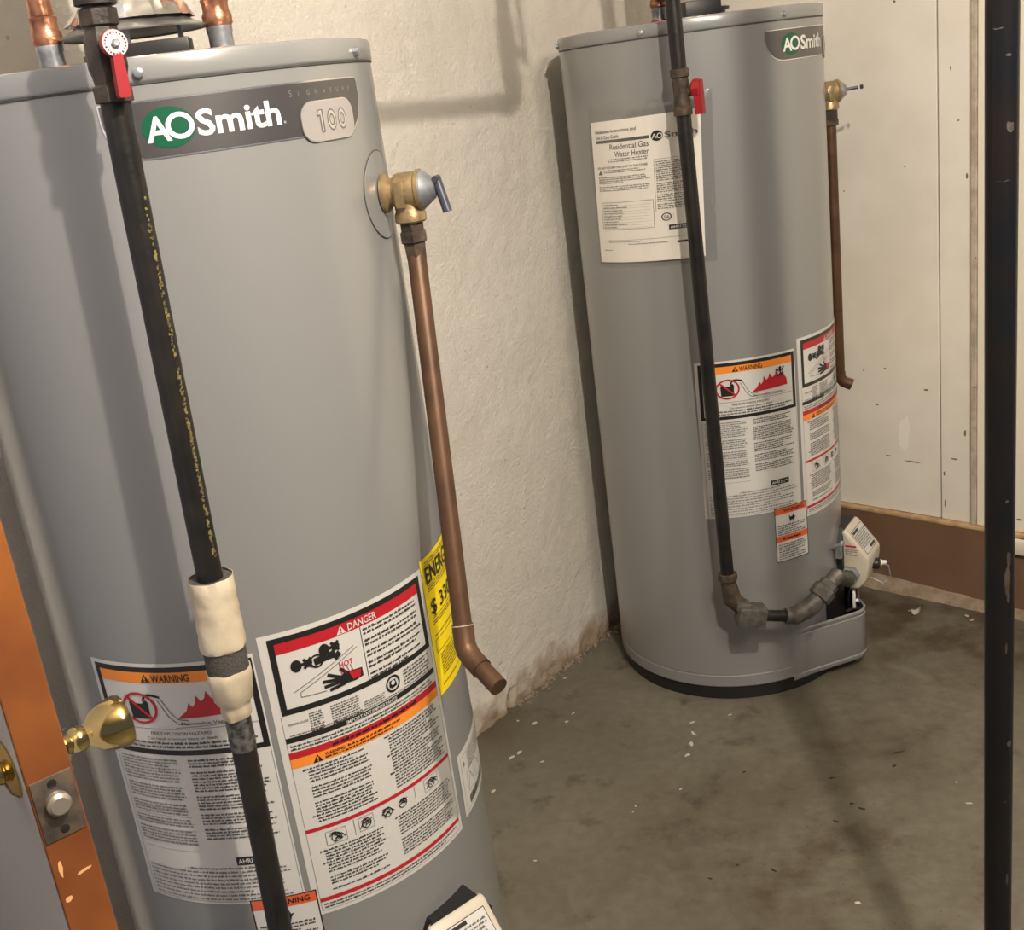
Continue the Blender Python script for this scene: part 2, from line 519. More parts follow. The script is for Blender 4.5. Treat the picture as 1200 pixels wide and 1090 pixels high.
class Sheet:
    """flat print laid on a surface; (x right, y down) in metres from the top left corner"""
    def __init__(self, mapper, step=0.008):
        self.map = mapper
        self.step = step
        self.parts = {}
    SINGLE = ('lettering', 'rule', 'red_rule', 'orange_band', 'brand_lettering')
    def mb(self, part):
        if part in self.SINGLE:                         # every line of print or rule is a part of its own
            part = part + '#' + str(len(self.parts))
        return self.parts.setdefault(part, {'mb': MB(), 'mats': []})
    def _mi(self, d, m):
        if m not in d['mats']:
            d['mats'].append(m)
        return d['mats'].index(m)
    def rect(self, part, x0, y0, x1, y1, m, layer=1, skew=0.0):
        d = self.mb(part)
        mi = self._mi(d, m)
        n = max(1, int(math.ceil(abs(x1 - x0) / self.step)))
        vs, fs = [], []
        for i in range(n + 1):
            x = x0 + (x1 - x0) * i / n
            dy = skew * i / n
            vs += [self.map(x, y0 + dy, layer), self.map(x, y1 + dy, layer)]
        for i in range(n):
            fs.append((2 * i, 2 * i + 1, 2 * i + 3, 2 * i + 2))
        d['mb'].add(vs, fs, mi)
    def poly(self, part, pts, m, layer=2):
        d = self.mb(part)
        mi = self._mi(d, m)
        vs, fs = list(pts), [tuple(range(len(pts)))[::-1]]
        if self.step < 0.1 and max(q[0] for q in pts) - min(q[0] for q in pts) > 0.012:
            vs, fs = slice2d(vs, fs, 0.005)
        d['mb'].add([self.map(x, y, layer) for x, y in vs], fs, mi)
    def line(self, part, pts, wd, m, layer=2):
        if part in self.SINGLE:
            part = part + '#' + str(len(self.parts))
        for (xa, ya), (xb, yb) in zip(pts[:-1], pts[1:]):
            L = math.hypot(xb - xa, yb - ya) or 1e-9
            n = max(1, int(L / self.step))
            nx, ny = -(yb - ya) / L * wd / 2, (xb - xa) / L * wd / 2
            for i in range(n):
                p, q = i / n, (i + 1) / n
                ax, ay = xa + (xb - xa) * p, ya + (yb - ya) * p
                bx, by = xa + (xb - xa) * q, ya + (yb - ya) * q
                self.poly(part, [(ax + nx, ay + ny), (bx + nx, by + ny), (bx - nx, by - ny), (ax - nx, ay - ny)][::-1], m, layer)
    def frame(self, part, x0, y0, x1, y1, t, m, layer=1):
        if part in self.SINGLE:
            part = part + '#' + str(len(self.parts))
        self.rect(part, x0, y0, x1, y0 + t, m, layer)
        self.rect(part, x0, y1 - t, x1, y1, m, layer)
        self.rect(part, x0, y0 + t, x0 + t, y1 - t, m, layer)
        self.rect(part, x1 - t, y0 + t, x1, y1 - t, m, layer)
    def ellipse(self, part, cx, cy, rx, ry, m, layer=2, n=28):
        self.poly(part, [(cx + rx * cos(2 * PI * k / n), cy - ry * sin(2 * PI * k / n)) for k in range(n)][::-1], m, layer)
    def ring(self, part, cx, cy, r0, r1, m, layer=3, n=28, ry=1.0):
        d = self.mb(part)
        mi = self._mi(d, m)
        vs, fs = [], []
        for k in range(n):
            a = 2 * PI * k / n
            vs += [self.map(cx + r0 * cos(a), cy - r0 * ry * sin(a), layer), self.map(cx + r1 * cos(a), cy - r1 * ry * sin(a), layer)]
        for k in range(n):
            k2 = (k + 1) % n
            fs.append((2 * k, 2 * k + 1, 2 * k2 + 1, 2 * k2))
        d['mb'].add(vs, fs, mi)
    def text(self, part, s, x, y, h, m, layer=3, w=None, bold=0.0, align='L', slope=0.0):
        # h: cap height; y: baseline
        vs, fs, x0, x1, y0, y1 = text_mesh(s, bold)
        cap = 0.70
        sy = h / cap
        sx = sy if w is None else w / (x1 - x0)
        W = (x1 - x0) * sx
        ox = x - x0 * sx if align == 'L' else (x - W / 2 - x0 * sx if align == 'C' else x - W - x0 * sx)
        d = self.mb(part)
        if self.step < 0.1 and h > 0.0065:
            vs, fs = slice2d(vs, fs, 0.004 / sx)
        d['mb'].add([self.map(ox + a * sx, y - b * sy - slope * (ox + a * sx - x), layer) for a, b in vs], fs, self._mi(d, m))
        return W
    def greek(self, part, x0, y0, x1, y1, pitch, m, layer=2, last=0.6, indent=0.0, para=0, weight=1.0, seed=1):
        """illegible fine print: letter-sized strokes grouped in words and lines"""
        if part == 'lettering':
            part = 'small_print' 
        rnd = random.Random(seed)
        d = self.mb(part)
        mi = self._mi(d, m)
        y = y0
        k = 0
        while y + pitch <= y1 + 1e-6:
            end = x1 - (x1 - x0) * (rnd.random() * 0.10 if rnd.random() < 0.75 else rnd.random() * last)
            x = x0 + (indent if (para and k % para) else 0.0)
            if not (para and k and k % para == 0 and rnd.random() < 0.5):
                while x < end:
                    for c in range(rnd.choice((2, 3, 3, 4, 5, 6, 7, 8))):
                        lw = pitch * 0.26 * rnd.uniform(0.7, 1.3)
                        up = pitch * (0.62 if rnd.random() < 0.28 else 0.42)
                        dn = pitch * (0.14 if rnd.random() < 0.1 else 0.0)
                        if x + lw > end:
                            break
                        yb = y + pitch * 0.8
                        lo = yb - up
                        wq = lw * 0.74 * weight
                        vs = [self.map(x, lo, layer), self.map(x, yb + dn, layer), self.map(x + wq, yb + dn, layer), self.map(x + wq, lo, layer)]
                        d['mb'].add(vs, [(0, 1, 2, 3)], mi)
                        x += lw
                    x += pitch * 0.28
            y += pitch
            k += 1
    def build(self, parent, world=False):
        out = {}
        for nme, d in self.parts.items():
            nme = nme.split('#')[0]
            o = d['mb'].build(nme, d['mats'], parent, angle=0, world=world)
            if nme in ('fine_print', 'bar_code', 'small_print', 'series_lettering', 'disc_print', 'side_print', 'sticker', 'diagram', 'instruction_pictogram'):
                o['kind'] = 'stuff'
            out[nme] = o
        return out

def cylmap(az0, z0, R=RT, lay=0.00035, base=0.0005):
    def f(x, y, layer):
        r = R + base + lay * layer
        a = az0 + x / R
        return (r * cos(a), r * sin(a), z0 - y)
    return f

# ================================================================== THE SETTING
RW0 = Vector((1.082, 2.468, 0))
RWA = math.radians(-46)
RWD = Vector((cos(RWA), sin(RWA), 0))
RWN = Vector((sin(RWA), -cos(RWA), 0))                # towards the room
# corner of the two walls
_den = PWD.x * RWD.y - PWD.y * RWD.x
_t = ((RW0 - PW0).x * RWD.y - (RW0 - PW0).y * RWD.x) / _den
CORNER = PW0 + PWD * _t
CEIL = 2.36

fl = MB()
fl.add([(-2.4, -2.4, 0), (2.6, -2.4, 0), (2.6, 4.0, 0), (-2.4, 4.0, 0)], [(0, 1, 2, 3)])
tag(fl.build('floor', M_FLOOR, None, 0), kind='structure')
ce = MB()
ce.box((0.1, 0.8, CEIL + 0.03), (5.0, 6.4, 0.06))
tag(ce.build('ceiling', M_CEIL, None, 0), kind='structure')

def plaster_wall():
    L0, L1 = -2.2, _t + 0.02                          # along PWD from PW0
    mb = MB()
    stp = 0.0065
    a0, a1 = -1.35, L1
    nu = int((a1 - a0) / stp)
    zs = [0.0]
    while zs[-1] < 1.62:
        zs.append(zs[-1] + (0.005 if zs[-1] < 0.12 else stp * 1.1))
    zs += [1.8, CEIL]
    vs, fs = [], []
    groove = onwall(597, 822, PW0, PWA)
    gs = (groove - PW0).dot(PWD)
    for i in range(nu + 1):
        s = a0 + (a1 - a0) * i / nu
        for z in zs:
            q = PW0 + PWD * s
            pv = Vector((s, z, 0.0))
            d = 0.0022 * noise.noise(pv * 9) + 0.0016 * noise.noise(pv * 34 + Vector((5, 1, 2))) + 0.0011 * noise.noise(pv * 90)
            k = max(0.0, 1 - z / 0.07)
            d += k * (0.005 * noise.noise(Vector((s * 26, z * 22, 3))) + 0.007 * noise.noise(Vector((s * 70, z * 70, 7))) + 0.004)
            # a gouge at the foot of the wall, with a crack running up from it
            gx = (s - gs) - (z - groove.z) * 0.45
            g = math.exp(-(gx / 0.0065) ** 2) * (1 if abs(z - groove.z) < 0.030 else 0)
            d -= 0.022 * g
            if groove.z + 0.028 < z < groove.z + 0.10:
                if abs((s - gs) - 0.012 * noise.noise(Vector((z * 40, 0, 0))) + 0.01) < 0.003:
                    d -= 0.006
            if z > 1.7:
                d = 0
            vs.append(q + PWN * d + Vector((0, 0, z if z > 0 else -0.02)))
    nz = len(zs)
    for i in range(nu):
        for k in range(nz - 1):
            a = i * nz + k
            fs.append((a, a + nz, a + nz + 1, a + 1))
    mb.add(vs, fs)
    # plain remainder further left, and the back
    A = PW0 + PWD * L0
    B = PW0 + PWD * a0
    mb.add([A, B, B + Vector((0, 0, CEIL)), A + Vector((0, 0, CEIL))], [(0, 1, 2, 3)])
    return mb.build('wall_left', M_PLASTER, None, 60)
tag(plaster_wall(), kind='structure')

# unseen dark partition by the door, added to block stray light from the left
b = MB()
wa, wb2 = Vector((-0.93, 1.20, 0)), Vector((-1.45, -2.3, 0))
dw = (wb2 - wa); Lw = dw.length; dw.normalize()
aw = math.atan2(dw.y, dw.x)
b.box(wa + dw * (Lw / 2) + Vector((dw.y, -dw.x, 0)) * -0.05 * -1 + Vector((0, 0, CEIL / 2)), (Lw, 0.10, CEIL), Matrix.Rotation(aw, 3, 'Z'))
tag(b.build('wall_blocker', mat('blocker_paint', (0.26, 0.23, 0.20), 0.7), None, 0), kind='structure')

# lumps of fallen plaster along the foot of the wall
cr = MB()
rnd = random.Random(3)
for i in range(170):
    s = rnd.uniform(-0.12, 0.36)
    q = PW0 + PWD * s + PWN * (abs(rnd.gauss(0, 0.010)) + 0.004)
    r = rnd.uniform(0.0015, 0.0055)
    vs = []
    for z, rr in ((-0.3, 0.7), (0.35, 1.0), (1.0, 0.5)):
        for k in range(5):
            a = k * 2 * PI / 5 + rnd.random() * 0.5
            vs.append((q.x + cos(a) * r * rr * rnd.uniform(.7, 1.2), q.y + sin(a) * r * rr * rnd.uniform(.7, 1.2), max(z, 0.0) * r * 1.1))
    fs = [(j * 5 + k, j * 5 + (k + 1) % 5, (j + 1) * 5 + (k + 1) % 5, (j + 1) * 5 + k) for j in range(2) for k in range(5)] + [(10, 11, 12, 13, 14)]
    cr.add(vs, fs)
tag(cr.build('plaster_crumbs', M_MORTAR, None, 0), 'tan plaster crumbs fallen along the foot of the rough cream wall', 'rubble', kind='stuff')

# right wall: sheets and boards over a brown base board
def rs(u, v):                                          # distance along the right wall of a pixel
    return (onwall(u, v, RW0, RWA) - RW0).dot(RWD)
RS0 = (CORNER - RW0).dot(RWD)
def wbox(mb, s0, s1, z0, z1, t0, t1, mi=0, bevel=0.0):
    c = RW0 + RWD * ((s0 + s1) / 2) + RWN * ((t0 + t1) / 2) + Vector((0, 0, (z0 + z1) / 2))
    mtx = Matrix.Rotation(RWA, 3, 'Z')
    mb.box(c, (abs(s1 - s0), abs(t1 - t0), abs(z1 - z0)), mtx, mi, bevel)
b = MB()
wbox(b, RS0 - 0.02, 1.5, 0, CEIL, -0.10, -0.012)
wr = tag(b.build('wall_right', M_GAP, None, 0), kind='structure')
sA, sB, sC = rs(1100.5, 300), rs(1139, 300), rs(1146, 300)
zb = 0.205
b = MB(); wbox(b, RS0, sA - 0.0018, zb, CEIL, -0.012, 0.0, bevel=0.0012); b.build('panel', M_PANEL, wr, 0)
b = MB(); wbox(b, sA + 0.0018, sB - 0.0006, zb, CEIL, -0.012, 0.001, bevel=0.0012); b.build('board', M_PANEL, wr, 0)
b = MB(); wbox(b, sB, sC, zb, CEIL, -0.012, 0.008, bevel=0.002); b.build('corner_bead', M_CAULK, wr, 0)
b = MB(); wbox(b, sC + 0.0006, 1.5, zb, CEIL, -0.012, 0.004, bevel=0.0015); b.build('board', M_PANELLIGHT, wr, 0)
# chips and nail holes in the paint
chips = MB()
for (u, v, wd, hh) in ((1037, 432, 3, 3), (1028, 474, 3, 3), (1012, 434, 2.2, 2.2), (1068, 541, 20, 2.2), (1041, 534, 7, 1.6), (1085, 457, 5, 3), (1114, 80, 1.6, 5),
                       (1123, 141, 2.6, 2), (1133, 206, 2, 8), (1108, 590, 2, 12), (1107, 555, 2.5, 8), (1118, 538, 8, 2.5), (1048, 2, 3, 3), (989, 224, 2, 2), (1060, 195, 2, 2),
                       (1131, 508, 2.5, 10), (1142, 454, 3, 2), (1053, 600, 6, 2), (1143, 302, 1.6, 3), (1194, 609, 6, 3)):
    q = onwall(u, v, RW0 + RWN * 0.0085, RWA)
    s = (q - RW0).dot(RWD)
    t = 0.0004 if s < sA else (0.0014 if s < sB else (0.0084 if s < sC else 0.0044))
    q = onwall(u, v, RW0 + RWN * t, RWA)
    k = 2.55 / FPX
    n = 7
    pts = []
    for j in range(n):
        a = 2 * PI * j / n
        rr = rnd.uniform(0.7, 1.15)
        pts.append(q + RWD * (cos(a) * wd * k / 2 * rr * 1.3) + Vector((0, 0, sin(a) * hh * k / 2 * rr)))
    chips.add(pts, [tuple(range(n))])
chips.build('paint_chip', M_CAULK if False else mat('bare_patch', (0.17, 0.125, 0.085), 0.9), wr, 0)
# old plaster patch, paler than the sheet
b = MB()
q = onwall(1060, 508, RW0 + RWN * 0.0006, RWA)
pts = []
for j in range(12):
    a = 2 * PI * j / 12
    rr = rnd.uniform(0.75, 1.2)
    pts.append(q + RWD * (cos(a) * 0.014 * rr) + Vector((0, 0, sin(a) * 0.040 * rr + cos(a) * 0.012)))
b.add(pts, [tuple(range(12))])
b.build('filler_patch', mat('filler', (0.86, 0.83, 0.77), 0.7), wr, 0)

b = MB()
sl, sr = RS0 + 0.01, 1.5
wbox(b, sl, sr, 0.0, 0.196, 0.0, 0.016)
bb = tag(b.build('baseboard_right', M_BROWN, None, 0), kind='structure')
b = MB(); wbox(b, sl, sr, 0.196, 0.2045, -0.002, 0.018, bevel=0.002); b.build('ledge', M_BROWNTOP, bb, 0)
b = MB(); wbox(b, rs(1187, 640), sr, 0.158, 0.196, 0.0165, 0.034, bevel=0.007); b.build('quarter_round', M_PANELLIGHT, bb, 35)
# sloping mortar fillet at the foot of the board
b = MB()
n = 90
vs, fs = [], []
for i in range(n + 1):
    s = sl + (1.1 - sl) * i / n
    hgt = 0.030 - 0.018 * min(1, max(0, (s + 0.25) / 0.4)) + 0.004 * noise.noise(Vector((s * 30, 0, 0)))
    wd = 0.028 + 0.010 * noise.noise(Vector((s * 18, 4, 0)))
    q = RW0 + RWD * s
    vs += [q + RWN * 0.0162 + Vector((0, 0, hgt)), q + RWN * (0.0162 + wd * 0.35) + Vector((0, 0, hgt * 0.85)), q + RWN * (0.0162 + wd) + Vector((0, 0, -0.001))]
for i in range(n):
    for k in range(2):
        a = i * 3 + k
        fs.append((a, a + 1, a + 4, a + 3))
b.add(vs, fs)
b.build('mortar_fillet', M_MORTAR, bb, 60)

# ================================================================== WATER HEATER (local coordinates, shared by both)
def make_heater():
    root = thing('water_heater', (0, 0, 0), 'x', 'water heater')
    NS = 192
    # jacket
    b = MB()
    b.lathe([(RT - 0.004, 0.030), (RT, 0.034), (RT, 0.058), (RT - 0.0022, 0.060), (RT, 0.062), (RT, 1.3695)], (0, 0, 0), n=NS, cap=False)
    b.build('jacket', M_TANK, root, 30, world=False)
    b = MB()
    b.lathe([(RT - 0.02, 0.0), (RT - 0.006, 0.001), (RT - 0.006, 0.031), (RT - 0.03, 0.032)], (0, 0, 0), n=96)
    b.build('base_ring', M_BLACK, root, 50, world=False)
    b = MB()
    b.lathe([(RT - 0.004, 1.368), (RT + 0.0015, 1.3715), (RT + 0.0022, 1.3740), (RT + 0.0022, TOP - 0.005), (RT + 0.0008, TOP - 0.0015), (RT - 0.004, TOP), (0.0, TOP + 0.006)], (0, 0, 0), n=NS, cap=False)
    lid = b.build('lid', M_TANK, root, 50, world=False)
    b = MB()
    b.lathe([(RT + 0.0003, 1.3685), (RT + 0.0012, 1.3690), (RT + 0.0012, 1.3705), (RT + 0.0003, 1.3710)], (0, 0, 0), n=NS, cap=False)
    b.build('seam', mat('seam_dark', (0.05, 0.05, 0.048), 0.8), lid, 0, world=False)  # dark line in the joint under the lid
    for k in range(6):
        a = -1.349 + k * 1.047
        o = Vector((cos(a), sin(a), 0))
        b = MB()
        b.lathe([(0.0062, 0.0), (0.0062, 0.0012), (0.0048, 0.0013), (0.0046, 0.0052), (0.0030, 0.0060)], o * (RT + 0.0020) + Vector((0, 0, 1.3795)), o, n=8)
        b.build('screw', M_GALV, lid, 30, world=False)
    # ---------------- logo plate
    az0, az1, zt, zbm = -1.525, -0.325, 1.3545, 1.2990
    W, Hh = (az1 - az0) * RT, zt - zbm
    def plate_poly(g):                                  # rounded outline, big radius bottom left, small top right
        pts = []
        x0, y0, x1, y1 = g, g, W - g, Hh - g
        pts.append((x0, y0))
        nseg = 40
        for i in range(1, nseg):
            pts.append((x0 + (x1 - x0) * i / nseg, y0))
        pts += [(x1 - 0.004, y0), (x1 - 0.0012, y0 + 0.0012), (x1, y0 + 0.004)]
        # right side runs in to the badge
        pts += [(x1, y0 + (y1 - y0) * 0.40), (x1 - 0.004, y0 + (y1 - y0) * 0.62), (x1 - 0.012, y0 + (y1 - y0) * 0.85), (x1 - 0.022, y1)]
        r = 0.042
        for i in range(1, nseg):
            pts.append((x1 - 0.022 + (x0 + r - x1 + 0.022) * i / nseg, y1))
        for i in range(9):
            a = PI / 2 * i / 8
            pts.append((x0 + r - r * sin(a), y1 - r * 0.95 + r * 0.95 * cos(a)))
        return pts
    def strip_poly(pts, mp, layer, mb):
        # fill a wide outline column by column so that it follows the curve of the tank
        xa_, xb_ = min(p[0] for p in pts), max(p[0] for p in pts)
        xs = sorted(set([round(p[0], 5) for p in pts] + [round(xa_ + (xb_ - xa_) * i / 60, 5) for i in range(1, 60)]))
        n = len(pts)
        def ys(x):
            out = []
            for i in range(n):
                (xa, ya), (xb, yb) = pts[i], pts[(i + 1) % n]
                if abs(xa - xb) < 1e-9:
                    if abs(xa - x) < 1e-6:
                        out += [ya, yb]
                elif min(xa, xb) - 1e-7 <= x <= max(xa, xb) + 1e-7:
                    out.append(ya + (yb - ya) * (x - xa) / (xb - xa))
            return min(out), max(out)
        vs = []
        for x in xs:
            a, c = ys(x)
            vs += [mp(x, a, layer), mp(x, c, layer)]
        mb.add(vs, [(2 * i, 2 * i + 1, 2 * i + 3, 2 * i + 2) for i in range(len(xs) - 1)])
    mp = cylmap(az0, zt)
    b = MB(); strip_poly(plate_poly(0.0), mp, 1, b)
    plate = b.build('brand_plate', M_CHROME, root, 0, world=False)
    b = MB(); strip_poly(plate_poly(0.0017), mp, 2, b)
    b.build('plate_face', M_PLATE, plate, 0, world=False)
    S = Sheet(mp)
    ex, ey = 0.063, 0.0275
    S.ellipse('green_oval', ex, ey, 0.0255, 0.0195, M_GREEN, 3, 40)
    S.text('brand_lettering', 'A', ex - 0.0225, ey + 0.0118, 0.0230, M_LOGOWHITE, 4, w=0.0235, bold=0.022)
    S.ring('brand_lettering', ex + 0.0105, ey - 0.0005, 0.0090, 0.0138, M_LOGOWHITE, 4, 40, 0.92)
    S.text('brand_lettering', 'Smith', ex + 0.0265, ey + 0.0112, 0.0238, M_LOGOWHITE, 4, w=0.0890, bold=0.024)
    S.text('brand_lettering', '.', ex + 0.118, ey + 0.0112, 0.0160, M_SILVER, 4)
    for i, ch in enumerate('SIGNATURE'):
        S.text('series_lettering', ch, 0.1930 + i * 0.0118, 0.0140, 0.0066 if i == 0 else 0.0046, mat('faded_lettering', (0.33, 0.32, 0.32), 0.4, 0.5), 4)
    # the number badge
    bx0, by0, bx1, by1 = 0.2030, 0.0215, 0.2880, 0.0610
    def rr(x0, y0, x1, y1, r, n=8):
        out = []
        for cx, cy, a0 in ((x1 - r, y0 + r, -PI / 2), (x1 - r, y1 - r, 0), (x0 + r, y1 - r, PI / 2), (x0 + r, y0 + r, PI)):
            for k in range(n + 1):
                a = a0 + PI / 2 * k / n
                out.append((cx + r * cos(a), cy + r * sin(a)))
        return out
    b = MB(); strip_poly(rr(bx0 - .001, by0 - .001, bx1 + .001, by1 + .001, 0.0165), mp, 5, b)
    b.build('badge_rim', M_CHROME, plate, 0, world=False)
    b = MB(); strip_poly(rr(bx0, by0, bx1, by1, 0.0155), mp, 6, b)
    b.build('number_badge', M_SILVER, plate, 0, world=False)
    bxc, byc = 0.2455, 0.0415
    def outline_zero(cx):
        for ra, rb, m_ in ((0.0062, 0.0072, M_INKGREY), (0.0030, 0.0040, M_INKGREY), (0.0040, 0.0062, M_CHROME)):
            S.ring('badge_zero#%d' % int(cx * 1e4), cx, byc, ra, rb, m_, 7, 28, 1.55)
    outline_zero(bxc + 0.0015)
    outline_zero(bxc + 0.0195)
    one = [(-0.0185, -0.0112), (-0.0125, -0.0112), (-0.0125, 0.0112), (-0.0165, 0.0112), (-0.0165, -0.0062), (-0.0200, -0.0050), (-0.0200, -0.0085), (-0.0185, -0.0112)]
    S.poly('badge_one', [(bxc + x, byc + y) for x, y in one[:-1]][::-1], M_CHROME, 7)
    S.line('badge_one', [(bxc + x, byc + y) for x, y in one], 0.0010, M_INKGREY, 8)
    S.build(plate)

    def label_base(az0, zt, W, Hh, m=M_LABEL, name='label'):
        S = Sheet(cylmap(az0, zt))
        S.rect(name, 0, 0, W, Hh, m, 0)
        o = S.build(root)[name]
        return o, Sheet(cylmap(az0, zt))
    def tri(S, part, x, y, h, m, m2):
        part = part + '#%d' % len(S.parts)
        S.poly(part, [(x - h * .58, y), (x, y - h), (x + h * .58, y)][::-1], m, 3)
        S.poly(part, [(x - h * .08, y - h * .3), (x - h * .08, y - h * .7), (x + h * .08, y - h * .7), (x + h * .08, y - h * .3)][::-1], m2, 4)
        S.poly(part, [(x - h * .08, y - h * .1), (x - h * .08, y - h * .22), (x + h * .08, y - h * .22), (x + h * .08, y - h * .1)][::-1], m2, 4)

    # ---------------- flammable vapours label
    WW, WH = 0.2095, 0.331
    lo, S = label_base(-2.208, 0.7575, WW, WH, name='warning_label')
    fx0, fy0, fx1, fy1 = 0.0065, 0.0045, 0.2075, 0.1200
    S.frame('border', fx0, fy0, fx1, fy1, 0.0068, M_INK, 1)
    S.rect('orange_band', fx0 + .0068, fy0 + .0068, fx1 - .0068, fy0 + .0205, M_ORANGE, 1)
    tri(S, 'warning_triangle', 0.079, fy0 + .0190, 0.0105, M_INK, M_ORANGE)
    S.text('lettering', 'WARNING', 0.087, fy0 + .0185, 0.0092, M_INK, 3, w=0.047, bold=0.014)
    # no petrol can sign
    cx, cy = 0.062, 0.058
    S.poly('fuel_can_pictogram', [(cx - .013, cy + .014), (cx - .014, cy - .007), (cx - .010, cy - .010), (cx - .004, cy - .006), (cx + .004, cy - .006), (cx + .010, cy - .011), (cx + .013, cy - .007), (cx + .012, cy + .014)][::-1], M_INK, 2)
    S.line('fuel_can_pictogram', [(cx + .006, cy - .009), (cx + .010, cy - .017), (cx + .017, cy - .018), (cx + .030, cy - .015)], 0.0030, M_INK, 2)
    S.ring('prohibition_ring', cx, cy, 0.0205, 0.0240, M_LRED, 3, 32, 0.86)
    S.line('prohibition_ring', [(cx - .016, cy - .014), (cx + .016, cy + .014)], 0.0034, M_LRED, 3)
    S.line('vapour_trail', [(cx + .030, cy - .014), (cx + .040, cy + .006), (cx + .047, cy + .014), (cx + .060, cy + .016)], 0.0010, M_INKGREY, 2)
    S.line('vapour_trail', [(cx + .026, cy - .011), (cx + .036, cy + .010), (cx + .046, cy + .020), (cx + .060, cy + .021)], 0.0010, M_INKGREY, 2)
    fx = 0.110; fy = 0.070
    flame = [(0, 0), (.012, -.009), (.016, -.019), (.020, -.013), (.024, -.018), (.026, -.029), (.031, -.020), (.036, -.024), (.039, -.033), (.044, -.023), (.050, -.026), (.054, -.038), (.058, -.026), (.064, -.026), (.069, -.034), (.071, -.022), (.076, -.016), (.078, -.003)]
    base = flame[-1]
    for (xa, ya), (xb, yb) in zip(flame[:-1], flame[1:]):
        S.poly('flame_pictogram', [(fx + xa, fy + ya), (fx + xb, fy + yb), (fx + xb, fy - xb * .04 + .001), (fx + xa, fy - xa * .04 + .001)][::-1], M_LRED, 2)
    # small burning figure
    gx, gy = fx + 0.062, fy - 0.036
    S.ellipse('figure_pictogram', gx, gy - .003, .0030, .0032, M_INK, 4, 10)
    S.line('figure_pictogram', [(gx - .010, gy - .002), (gx - .004, gy + .002), (gx + .004, gy + .002), (gx + .009, gy - .005)], .0026, M_INK, 4)
    S.line('figure_pictogram', [(gx, gy), (gx + .001, gy + .009), (gx - .008, gy + .014)], .0036, M_INK, 4)
    S.line('figure_pictogram', [(gx + .001, gy + .009), (gx + .008, gy + .013)], .0030, M_INK, 4)
    S.text('lettering', 'Flammable Vapors', fx + .002, fy + .0095, 0.0040, M_INKGREY, 3, w=0.062, bold=0.01)
    S.line('rule', [(fx - .006, fy + .013), (fx + .072, fy + .010)], 0.0006, M_INKGREY, 2)
    S.rect('rule', fx0 + .0068, 0.0845, fx1 - .0068, 0.0851, M_INKGREY, 2)
    S.text('lettering', 'FIRE/EXPLOSION HAZARD', 0.107, 0.0925, 0.0041, M_INKGREY, 3, w=0.076, bold=0.01, align='C')
    S.text('lettering', 'Can result in serious injury or death', 0.107, 0.0990, 0.0036, M_INKGREY, 3, w=0.088, bold=0.01, align='C')
    S.greek('fine_print', 0.020, 0.1010, 0.198, 0.1115, 0.0052, M_INK, 2, last=0.05, seed=4)
    # two columns
    for k, (xa, xb) in enumerate(((0.012, 0.098), (0.108, 0.200))):
        y = 0.1245
        sizes = ((8, 5, 4, 3, 5), (3, 7, 5, 4, 4))[k]
        for j, nl in enumerate(sizes):
            S.greek('fine_print', xa, y, xb, y + nl * 0.0042, 0.0042, M_INKGREY if k == 0 else M_INK, 2, last=0.35, seed=10 + 7 * k + j)
            y += nl * 0.0042 + 0.0040
    for k in range(7):
        S.rect('fine_print', 0.014, 0.196 + k * 0.0098, 0.096, 0.1964 + k * 0.0098, M_INKGREY, 2)
    S.rect('certification_badge', 0.138, 0.263, 0.180, 0.2745, M_INK, 2)
    S.text('badge_lettering', 'AHRI', 0.1405, 0.2715, 0.0062, M_LABEL, 4, w=0.0170, bold=0.012)
    S.greek('badge_lettering', 0.160, 0.2655, 0.178, 0.2725, 0.0035, M_LABEL, 4, seed=3)
    y = 0.276
    for j in range(9):
        S.greek('fine_print', 0.012 + (0.06 if j == 0 else 0), y, 0.200 if j % 3 else 0.17, y + 0.0046, 0.0046, M_INKGREY, 2, last=0.3, seed=40 + j)
        y += 0.0056
    S.rect('rule', 0.0065, 0.121, 0.0070, 0.3275, M_INKGREY, 1)
    S.rect('rule', 0.2070, 0.121, 0.2075, 0.3275, M_INKGREY, 1)
    S.rect('rule', 0.0065, 0.3270, 0.2075, 0.3275, M_INKGREY, 1)
    S.build(lo)

    # ---------------- hot water danger label
    DW, DH = 0.2340, 0.382
    lo, S = label_base(-1.3735, 0.7745, DW, DH, name='danger_label')
    fx0, fy0, fx1, fy1 = 0.0100, 0.0060, 0.2270, 0.1040
    S.frame('border', fx0, fy0, fx1, fy1, 0.0072, M_INK, 1)
    S.rect('red_band', fx0 + .0072, fy0 + .0072, fx1 - .0072, fy0 + .0205, M_LRED, 1)
    tri(S, 'warning_triangle', 0.096, fy0 + .0192, 0.0105, M_LABEL, M_LRED)
    S.text('lettering', 'DANGER', 0.105, fy0 + .0182, 0.0088, M_LABEL, 3, w=0.040, bold=0.014)
    S.rect('rule', 0.1200, fy0 + .0205, 0.1208, fy1 - .0072, M_INK, 2)
    # taps, spout, water and hand
    for (tx, ty) in ((0.043, 0.046), (0.078, 0.037)):
        S.ellipse('tap_pictogram', tx - .006, ty, .0065, .0078, M_INK, 2, 14)
        S.line('tap_pictogram', [(tx - .004, ty), (tx + .006, ty)], .0040, M_INK, 2)
        S.line('tap_pictogram', [(tx + .003, ty - .006), (tx + .012, ty + .006)], .0036, M_INK, 2)
        S.line('tap_pictogram', [(tx + .003, ty + .006), (tx + .012, ty - .006)], .0036, M_INK, 2)
        S.ring('tap_pictogram', tx + .008, ty, .0020, .0052, M_INK, 3, 10)
    S.ring('tap_pictogram', 0.061, 0.047, .0065, .0085, M_INK, 3, 20)
